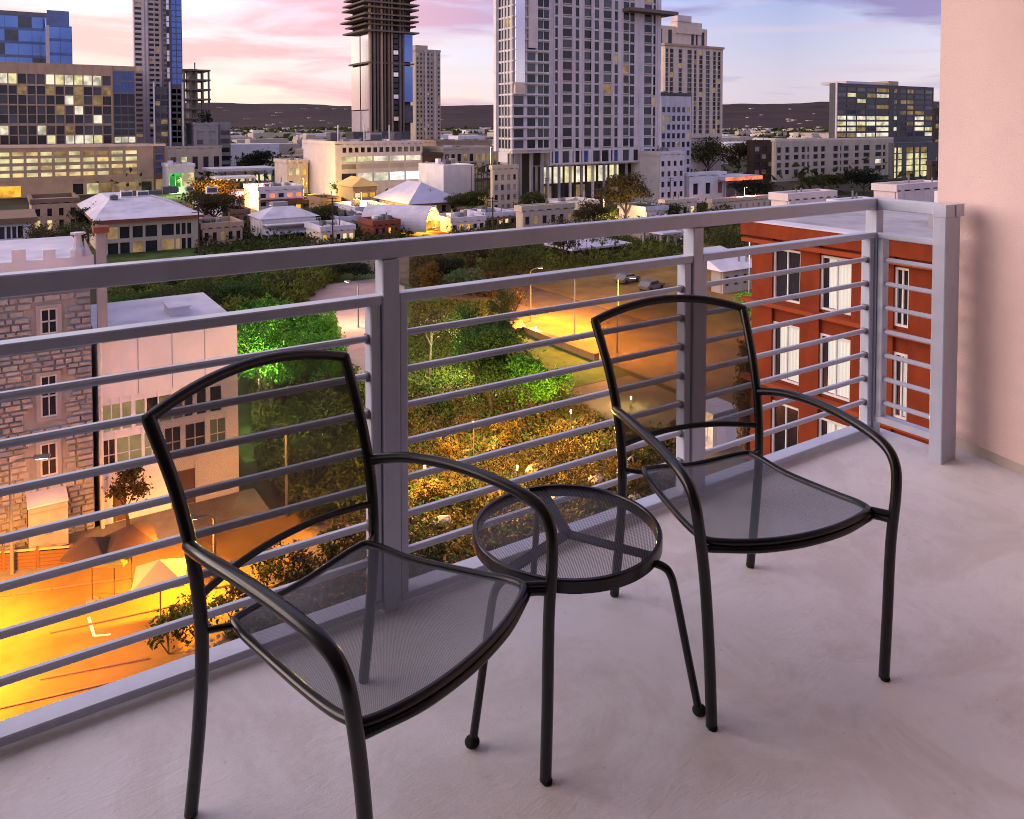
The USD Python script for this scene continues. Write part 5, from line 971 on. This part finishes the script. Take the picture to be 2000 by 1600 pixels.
MB().box((X(1003), b.y0 - 1.0, z(161)), (X(1021), b.y0 - .32, b.z1)).build('bright_strip', M['mirror'], b.t); MB().box((X(1002), b.y0 - 1.1, z(184)), (X(1021), b.y0 - .32, z(161.5))).build('pale_panel', M['cream'], b.t); MB().box((X(1029), b.y0 - 1.05, z(92)), (X(1046), b.y0 - .32, b.z1)).build('pale_panel', M['pinkwhite'], b.t)
MB().box((b.x0 - .9, b.y1 - .3, z(297)), (b.x0 + .3, b.y1 + .9, b.z1)).build('edge_fin', M['white'], b.t)
MB().box((b.x0 + 3, b.y0 + 4, GZ), (b.x1, b.y1, b.z0 - .31)).build('recessed_wall', M['darkbrown'], b.t)
for p in (1003, 1012, 1020, 1042, 1063): MB().tube([(X(p), b.y0 + 1, GZ), (X(p), b.y0 + 1, z(296))], .5, 10).build('column', M['grey'], b.t, smooth=40)
# cream stepped tower
b = B('cream_stepped_tower', 'cream tower with stepped top and brown vertical window strips', 'tower', 1296, 320, 1409, 88, c=1262)
b.core(); z = b.z; X = b.x
facade(b.t, b.w, 'f', b.y0, b.x0, b.x1, z(270), b.z1, [(X(p), X(q)) for p, q in ((1298, 1303), (1306, 1313), (1323, 1330), (1340, 1349), (1353, 1358), (1363, 1370), (1376, 1384), (1390, 1396), (1399, 1405))], grid(18, z(262), z(94), .88), lambda i, j: ('win', 'darkbrown', 'win', 'wingrey', 'win', 'darkbrown', 'win', 'win', 'ldim')[(i*5 + j*3 + i*j) % 9], .5, .1); b.wallbuild('cream')
up = MB().box((X(1290), b.y0 + 4, b.z1), (X(1392), b.y1, z(47))); facade(b.t, up, 'f', b.y0 + 4, X(1290), X(1392), b.z1, z(47), [(X(p), X(q)) for p, q in ((1297, 1305), (1316, 1324), (1361, 1367), (1370, 1374), (1381, 1387))], [(z(82), z(54))], lambda i, j: 'win', .4, .06, name='upper_window'); up.build('upper_block', M['cream'], b.t)
MB().box((X(1332), b.y0 + 3, z(60)), (X(1380), b.y1 - 3, z(36))).build('crown', M['cream'], b.t); MB().box((X(1331), b.y0 + 2.6, z(36)), (X(1358), b.y1 - 4, z(24))).build('crown_block', M['pinkwhite'], b.t); MB().box((b.x0 - .6, b.y0 - .9, b.z1 - .1), (b.x1 + .6, b.y0 + 3.9, b.z1 + .8)).build('cornice', M['tan'], b.t)
block('grey_midrise', 'grey gridded midrise in front of the cream tower', 'building', 1290, 262, 1348, 186, 'tower', 6, 9, pick(('win', 3), ('wingrey', 2), ('ldim', 1)), back=20, share=.62, rshare=.6, top_m=.1, base_m=.1, roof='darkgrey')
block('lilac_low_block', 'low lilac block with dark vertical slots at the right foot of the white tower', 'building', 1288, 226, 1336, 302, 'tower', 4, 4, pick(('win', 2), ('darkbrown', 1)), back=12, share=.5, rshare=.5)
# right office block
b = B('dark_glass_office', 'dark glass office block with bands of lit floors at right', 'office building', 1632, 420, 1822, 162, c=1619)
b.core(); z = b.z; X = b.x
rows = [(z(268 - 11.4*k), z(260.5 - 11.4*k)) for k in range(9)]
facade(b.t, b.w, 'f', b.y0, X(1634), b.x1, GZ, b.z1, [(X(p), X(q)) for p, q in ((1635, 1652), (1654, 1671), (1673, 1690), (1692, 1709), (1711, 1735), (1745, 1751), (1758, 1769), (1771, 1783), (1786, 1804), (1806, 1820))], rows, lambda i, j: (('lp', 'lp', 'ly', 'lp')[int(rng.integers(4))] if (j < 4 and i not in (6, 7) and rng.random() < .86) or (j in (6, 7) and i in (1, 2, 4) and rng.random() < .6) else ('win', 'wingrey', 'win', 'ldim')[int(rng.integers(4))]), .2, .05); b.wallbuild('darkgrey')
MB().box((b.x0 - .3, b.y0 - 1.2, GZ), (X(1630), b.y0 - .25, b.z1 + .6)).build('edge_fin', M['pinkwhite'], b.t); MB().box((X(1665), b.y0 + 4, b.z1), (X(1745), b.y0 + 20, z(156))).build('plant_screen', M['pinkwhite'], b.t); MB().box((X(1744), b.y0 + 3, b.z1), (X(1763), b.y0 + 14, z(152))).build('lift_house', M['tan'], b.t)
block('brown_office_wing', 'low brown wing at the right of the dark glass office', 'building', 1824, 424, 1850, 214, 'darkbrown', 2, 6, pick(('win', 2), ('ldim', 1)), c=1821, share=.6)
# long white apartment block with yellow lit entrance
b = B('long_apartment_block', 'long grey white apartment block with square windows at right', 'building', 1514, 318, 1744, 276, c=1508)
b.core(); z = b.z; X = b.x
cpx = [(1517, 1525), (1533, 1541), (1550, 1559), (1565, 1572), (1576, 1580), (1588, 1597), (1603, 1611), (1627, 1636), (1640, 1643), (1647, 1657), (1669, 1677), (1686, 1698), (1709, 1721), (1724, 1729)]
facade(b.t, b.w, 'f', b.y0, b.x0, b.x1, GZ, b.z1, [(X(p), X(q)) for p, q in cpx], [(z(342), z(333)), (z(328), z(319)), (z(313), z(304)), (z(299), z(288))], lambda i, j: 'win' if rng.random() < .75 else 'wingrey' if not (j == 1 and i > 8) else 'lp', .4, .08); b.wallbuild('beige'); b.parapet('cream', .8)
b = B('lit_entrance_block', 'block with a tall yellow lit glass entrance beside the side wall', 'building', 1745, 312, 1838, 279, c=1736)
b.core(); z = b.z; X = b.x
facade(b.t, b.w, 'f', b.y0, b.x0, b.x1, GZ, b.z1, [(X(p), X(q)) for p, q in ((1746, 1751), (1753, 1762), (1770, 1784), (1787, 1796), (1798, 1811))], grid(5, z(349), z(288), .86), lambda i, j: 'ly' if i < 2 or (i < 5 and j < 4 and rng.random() < .8) else 'ldim', .4, .05); b.wallbuild('darkgrey')
block('slatted_flat_block', 'block with stacked dark balconies left of the long apartment block', 'building', 1472, 330, 1512, 278, 'darkbrown', 3, 4, pick(('win', 2), ('beige', 1)), c=1460, share=.7, rshare=.6)
block('dark_pillar_building', 'dark narrow building edge beside the side wall', 'building', 1820, 196, 1840, 322, 'darkbrown', 1, 4, pick(('win', 1)), c=1813, share=.4)
# pale parapets just beyond the red wing
o = block('pale_terrace_block', 'pale pink terrace block with planted roof beyond the red wing', 'building', 1540, 118, 1632, 390, 'pinkwhite', 6, 2, pick(('win', 2), ('wingrey', 1)), c=1508, share=.5, rshare=.3)
o2 = block('pale_terrace_wing', 'pale pink terrace wing under the long apartment block at right', 'building', 1752, 122, 1845, 372, 'pinkwhite', 5, 3, pick(('win', 2), ('wingrey', 1)), c=1709, share=.4, rshare=.3)
block('white_rooftop_row', 'low white rooftop building with window openings behind the railing corner', 'building', 1650, 112, 1712, 404, 'white', 6, 3, pick(('win', 2), ('wingrey', 1)), c=1622, share=.5, rshare=.3)

# ================================================================ trees, shrubs, ground cover
def tree(label, px, py, top, wpx, m, n=1400, trunk=.3, d=None, group=None, name='tree', blobs=14, leafpx=2.3):
    """a tree under column px with its foot at row py (or d metres off), its top at row top and its crown wpx photo pixels wide"""
    base = on_z(px, py) if d is None else np.array([*at(px, d)[:2], GZ]); dd = depth(base); wpx = wpx * 1.3; trunk = trunk * .8
    h = zpy(top, dd) - GZ; return plant(name, label, 'tree', base, h, wpx * dd / F, m, n, trunk, group, blobs, leafpx)
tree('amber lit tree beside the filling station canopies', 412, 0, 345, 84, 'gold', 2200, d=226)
tree('big dark brown green tree right of the cluttered white roof', 415, 0, 366, 120, 'brown', 2600, d=178)
tree('dark olive tree in front of the cluttered white roof', 120, 0, 415, 110, 'olive', 2000, d=112)
tree('bushy brown tree beside the left row house', 70, 0, 440, 90, 'brown', 1600, d=100)
tree('dark tree between brick store and white roof', 168, 0, 398, 60, 'dark', 1200, d=155)
tree('round dark tree beside the white porch house', 640, 0, 398, 88, 'olive', 2000, d=172)
tree('tall dark green tree in front of the white cube building', 918, 0, 374, 88, 'olive', 2600, d=200)
tree('black green tree behind the pale low blocks at left', 505, 0, 292, 74, 'dark', 1200, d=330)
tree('small dark tree behind the grey louvred block', 402, 0, 220, 40, 'dark', 700, d=420)
tree('green lit tree beside the pink gallery building', 672, 0, 348, 46, 'green', 900, d=236)
tree('broad brown green tree at the foot of the white tower', 1222, 0, 332, 104, 'brown', 2800, d=180)
tree('slender dark tree left of the white tower shopfronts', 1040, 0, 372, 60, 'olive', 1200, d=190)
tree('bare brown tree beside the low yard house', 1160, 0, 382, 84, 'brown', 1500, d=150)
tree('olive tree under the cream tower', 1385, 0, 262, 84, 'olive', 1300, d=330)
tree('second olive tree under the cream tower nearer the apartment block', 1440, 0, 276, 80, 'brown', 1200, d=345)
tree('dark tree right of the lavender store', 1478, 0, 350, 84, 'dark', 1500, d=226)
tree('wide dark tree in front of the long apartment block', 1610, 0, 336, 96, 'olive', 2000, d=270)
tree('dark tree below the yellow lit entrance', 1690, 0, 330, 70, 'dark', 1300, d=262)
tree('low olive tree on the right before the lit entrance', 1770, 0, 346, 96, 'olive', 1500, d=235)
tree('ochre bush tree on the planted terrace at right', 1575, 0, 360, 86, 'gold', 1200, d=150)
tree('brown tree under the wide low canopy of the yard house', 1100, 0, 420, 90, 'brown', 1500, d=128)
tree('small round green tree right of the yard house', 1290, 0, 392, 96, 'olive', 1400, d=185)
# behind the annexe and between the rails
for k, (px, d, top, w, m, lb) in enumerate([(262, 92, 566, 120, 'green', 'leafy green tree behind the roof of the white annexe'), (362, 96, 552, 130, 'olive', 'olive green tree behind the right half of the annexe roof'), (455, 100, 540, 130, 'green', 'green tree in the row behind the annexe'), (540, 108, 534, 120, 'olive', 'olive tree at the right end of the row behind the annexe'), (330, 116, 520, 140, 'olive', 'broad olive tree further back behind the annexe row')]):
    tree(lb, px, 0, top, w, m, 2200, d=d, trunk=.2)
tree('bright green tree beside the right end of the white annexe', 520, 0, 606, 130, 'bright', 4200, d=62, trunk=.2)
tree('second bright green tree right of the annexe, lower', 615, 0, 632, 120, 'bright', 3600, d=66, trunk=.2)
tree('dark tree beside the pink path behind the railing post', 690, 0, 512, 80, 'dark', 1400, d=118)
tree('dark rounded tree right of the railing post', 870, 0, 500, 66, 'dark', 1500, d=112)
tree('pale green tree beside the dark rounded tree', 905, 0, 522, 70, 'pale', 1500, d=106)
tree('small amber lit tree right of the railing post', 835, 0, 516, 52, 'gold', 1200, d=108)
tree('olive tree on the slope beyond the middle railing panel', 1010, 0, 485, 110, 'olive', 2400, d=114)
tree('brown tree behind the olive tree on the slope', 950, 0, 478, 80, 'brown', 1500, d=128)
tree('thin forked tree lit orange right of the railing post', 838, 740, 590, 90, 'brown', 500, trunk=.55)
tree('green leafy tree in the middle railing panel', 935, 770, 590, 130, 'green', 3600, trunk=.25)
tree('wide green tree left of the farther chair', 960, 800, 640, 150, 'green', 4200, trunk=.22)
tree('small dark tree on the orange lit street edge', 985, 668, 556, 56, 'olive', 900, trunk=.4)
tree('thin bare tree beside the orange lit street', 1010, 640, 560, 46, 'brown', 260, trunk=.5)
tree('bright green tree behind the back of the farther chair', 1045, 815, 690, 120, 'bright', 3600, trunk=.2)
tree('green tree in the yard behind the railing post at right', 1440, 0, 446, 100, 'olive', 1600, d=126)
tree('bright green small tree at the far corner of the red wing', 1470, 0, 566, 60, 'bright', 1200, d=88)
tree('yellow leaved creeper tree against the corner of the red wing', 1468, 0, 640, 56, 'gold', 1300, d=47, trunk=.3)
tree('small brown street tree in front of the white annexe', 252, 1036, 905, 76, 'brown', 420, trunk=.42)
# garden shrubs
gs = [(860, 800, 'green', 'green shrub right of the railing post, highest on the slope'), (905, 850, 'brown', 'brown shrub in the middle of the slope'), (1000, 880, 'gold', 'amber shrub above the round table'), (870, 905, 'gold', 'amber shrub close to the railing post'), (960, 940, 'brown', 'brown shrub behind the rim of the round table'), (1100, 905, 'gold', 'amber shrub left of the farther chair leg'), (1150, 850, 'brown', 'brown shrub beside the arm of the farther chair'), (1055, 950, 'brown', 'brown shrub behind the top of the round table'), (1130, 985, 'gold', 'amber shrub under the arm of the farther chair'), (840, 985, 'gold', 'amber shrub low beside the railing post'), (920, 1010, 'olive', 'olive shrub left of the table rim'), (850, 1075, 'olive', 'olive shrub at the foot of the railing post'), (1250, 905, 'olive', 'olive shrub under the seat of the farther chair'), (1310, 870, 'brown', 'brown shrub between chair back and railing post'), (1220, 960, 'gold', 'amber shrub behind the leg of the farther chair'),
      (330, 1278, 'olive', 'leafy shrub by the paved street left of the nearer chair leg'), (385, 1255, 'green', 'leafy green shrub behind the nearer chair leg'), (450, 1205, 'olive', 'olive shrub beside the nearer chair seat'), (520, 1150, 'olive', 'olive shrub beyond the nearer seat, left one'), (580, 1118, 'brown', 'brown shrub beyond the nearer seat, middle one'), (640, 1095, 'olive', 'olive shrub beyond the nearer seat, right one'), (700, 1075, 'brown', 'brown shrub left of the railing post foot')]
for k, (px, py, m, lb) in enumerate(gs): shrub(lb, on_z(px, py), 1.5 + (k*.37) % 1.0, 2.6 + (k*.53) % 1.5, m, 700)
bed = [on_z(*q) for q in ((430, 1235), (560, 1130), (690, 1065), (800, 760), (1060, 745), (1190, 830), (1330, 850), (1330, 1000), (1000, 1180), (480, 1300))]
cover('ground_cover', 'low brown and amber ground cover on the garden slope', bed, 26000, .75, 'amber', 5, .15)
cover('ground_cover', 'low green ground cover among the brown on the garden slope', bed, 7000, .8, 'green', 9, .14)
cover('hedge', 'long olive hedge and undergrowth behind the white annexe', [on_z(*q) for q in ((190, 640), (450, 640), (590, 600), (690, 520), (200, 560))], 26000, 2.2, 'hedge', 15, .26)
cover('undergrowth', 'dark undergrowth between the middle distance houses', [on_z(*q) for q in ((380, 500), (700, 500), (900, 425), (380, 440))], 9000, 1.8, 'olive', 21, .34)
cover('undergrowth', 'dark undergrowth below the white tower', [on_z(*q) for q in ((860, 500), (1130, 520), (1330, 500), (1500, 440), (1380, 405), (900, 425))], 15000, 2.2, 'olive', 22, .34)
cover('undergrowth', 'olive undergrowth round the yard beyond the orange lit street', [on_z(*q) for q in ((930, 540), (1130, 532), (1330, 508), (1330, 476), (930, 480))], 14000, 2.2, 'hedge', 24, .24)
cover('undergrowth', 'brown undergrowth right of the railing post', [on_z(*q) for q in ((800, 560), (965, 585), (1000, 520), (900, 492), (800, 500))], 12000, 1.2, 'amber', 25, .22)
cover('undergrowth', 'olive undergrowth right of the white annexe', [on_z(*q) for q in ((485, 760), (560, 700), (660, 700), (735, 790), (735, 1010), (600, 1040), (500, 900))], 20000, 1.5, 'hedge', 26, .17)
cover('undergrowth', 'bright green undergrowth at the end of the white annexe', [on_z(*q) for q in ((455, 690), (470, 618), (590, 622), (660, 650), (650, 720), (520, 735))], 16000, 2.4, 'bright', 27, .2)
cover('grass', 'rough grass and weeds on the lots beside the street', [on_z(*q) for q in ((800, 760), (1000, 745), (1090, 760), (1010, 660), (960, 590), (800, 590))], 16000, .5, 'hedge', 23, .17)
sheet('path', [on_z(*q) for q in ((588, 600), (604, 560), (745, 543), (790, 560), (790, 640), (745, 720), (735, 775), (640, 775), (668, 640))], GZ + .02, M['paving'], 'pinkish paved path behind the railing post')
g = np.random.default_rng(31)
for k, (px, py, lb) in enumerate([(905, 925, 'flat pale rock above the left rim of the round table'), (975, 880, 'pale rock between the amber shrubs above the nearer chair arm'), (1045, 925, 'big tilted rock above the round table'), (1080, 985, 'rock close above the far rim of the round table'), (1165, 945, 'rock left of the rear leg of the farther chair'), (860, 1030, 'rock at the foot of the slope beside the railing post'), (1240, 985, 'rock under the rear corner of the farther seat')]):
    p = on_z(px, py); m = trimesh.creation.icosphere(1, 1.0); v = m.vertices * (1 + .4*(meshkit.noise(m.vertices*1.7 + k, k)[:, None] - .5)) * [.5 + .1*(k % 3), .45, .35] + p + [0, 0, .3]
    tag(MB().add(v, m.faces).build('rock', M['beige']), lb, 'rock')
# distant town and woods as one mass each
g = np.random.default_rng(41); town, lights, roofs = MB(), MB(), MB(); P = []
for k in range(900):
    d = g.uniform(420, 2400)**1.0; px = g.uniform(-100, 1900); q = at(px, d); w_, dp, h = g.uniform(8, 40), g.uniform(8, 25), g.uniform(4, 13)
    if d < 700 and (1060 < px < 1300 or 240 < px < 330): continue
    (town if g.random() < .7 else roofs).box((q[0], q[1], GZ - 1), (q[0] + w_, q[1] + dp, GZ + h))
    if g.random() < .35: lights.box((q[0] + 1, q[1] - .15, GZ + h*.35), (q[0] + w_*g.uniform(.3, .9), q[1] - .02, GZ + h*.65))
tag(town.build('distant_town', M['beige']), 'far low town spread below the hills', kind='stuff'); tag(roofs.build('distant_roofs', M['white']), 'far pale buildings below the hills', kind='stuff'); tag(lights.build('distant_windows', M['ly']), 'lit windows of the far town', kind='stuff')
for i in range(5200):
    d = g.uniform(250, 2600); q = at(g.uniform(-150, 1950), d); r = g.uniform(2.5, 7); P.append(np.array([q[0], q[1], GZ]) + g.normal(size=(7, 3)) * [r, r, r*.35] + [0, 0, r*.7])
P = np.vstack(P); P = P[P[:, 2] > GZ]; dd = P[:, 0]*F2[0] + P[:, 1]*F2[1]
v, f = quads(P, 1.0, 43); n = len(P); c = np.repeat(P, 4, 0); v = c + (v - c) * np.repeat(np.clip(dd * .0042, 1.3, 7), 4)[:, None]
tag(MB().add(v, f).build('distant_woods', L['olive']), 'dark wooded plain between the far buildings', kind='stuff')
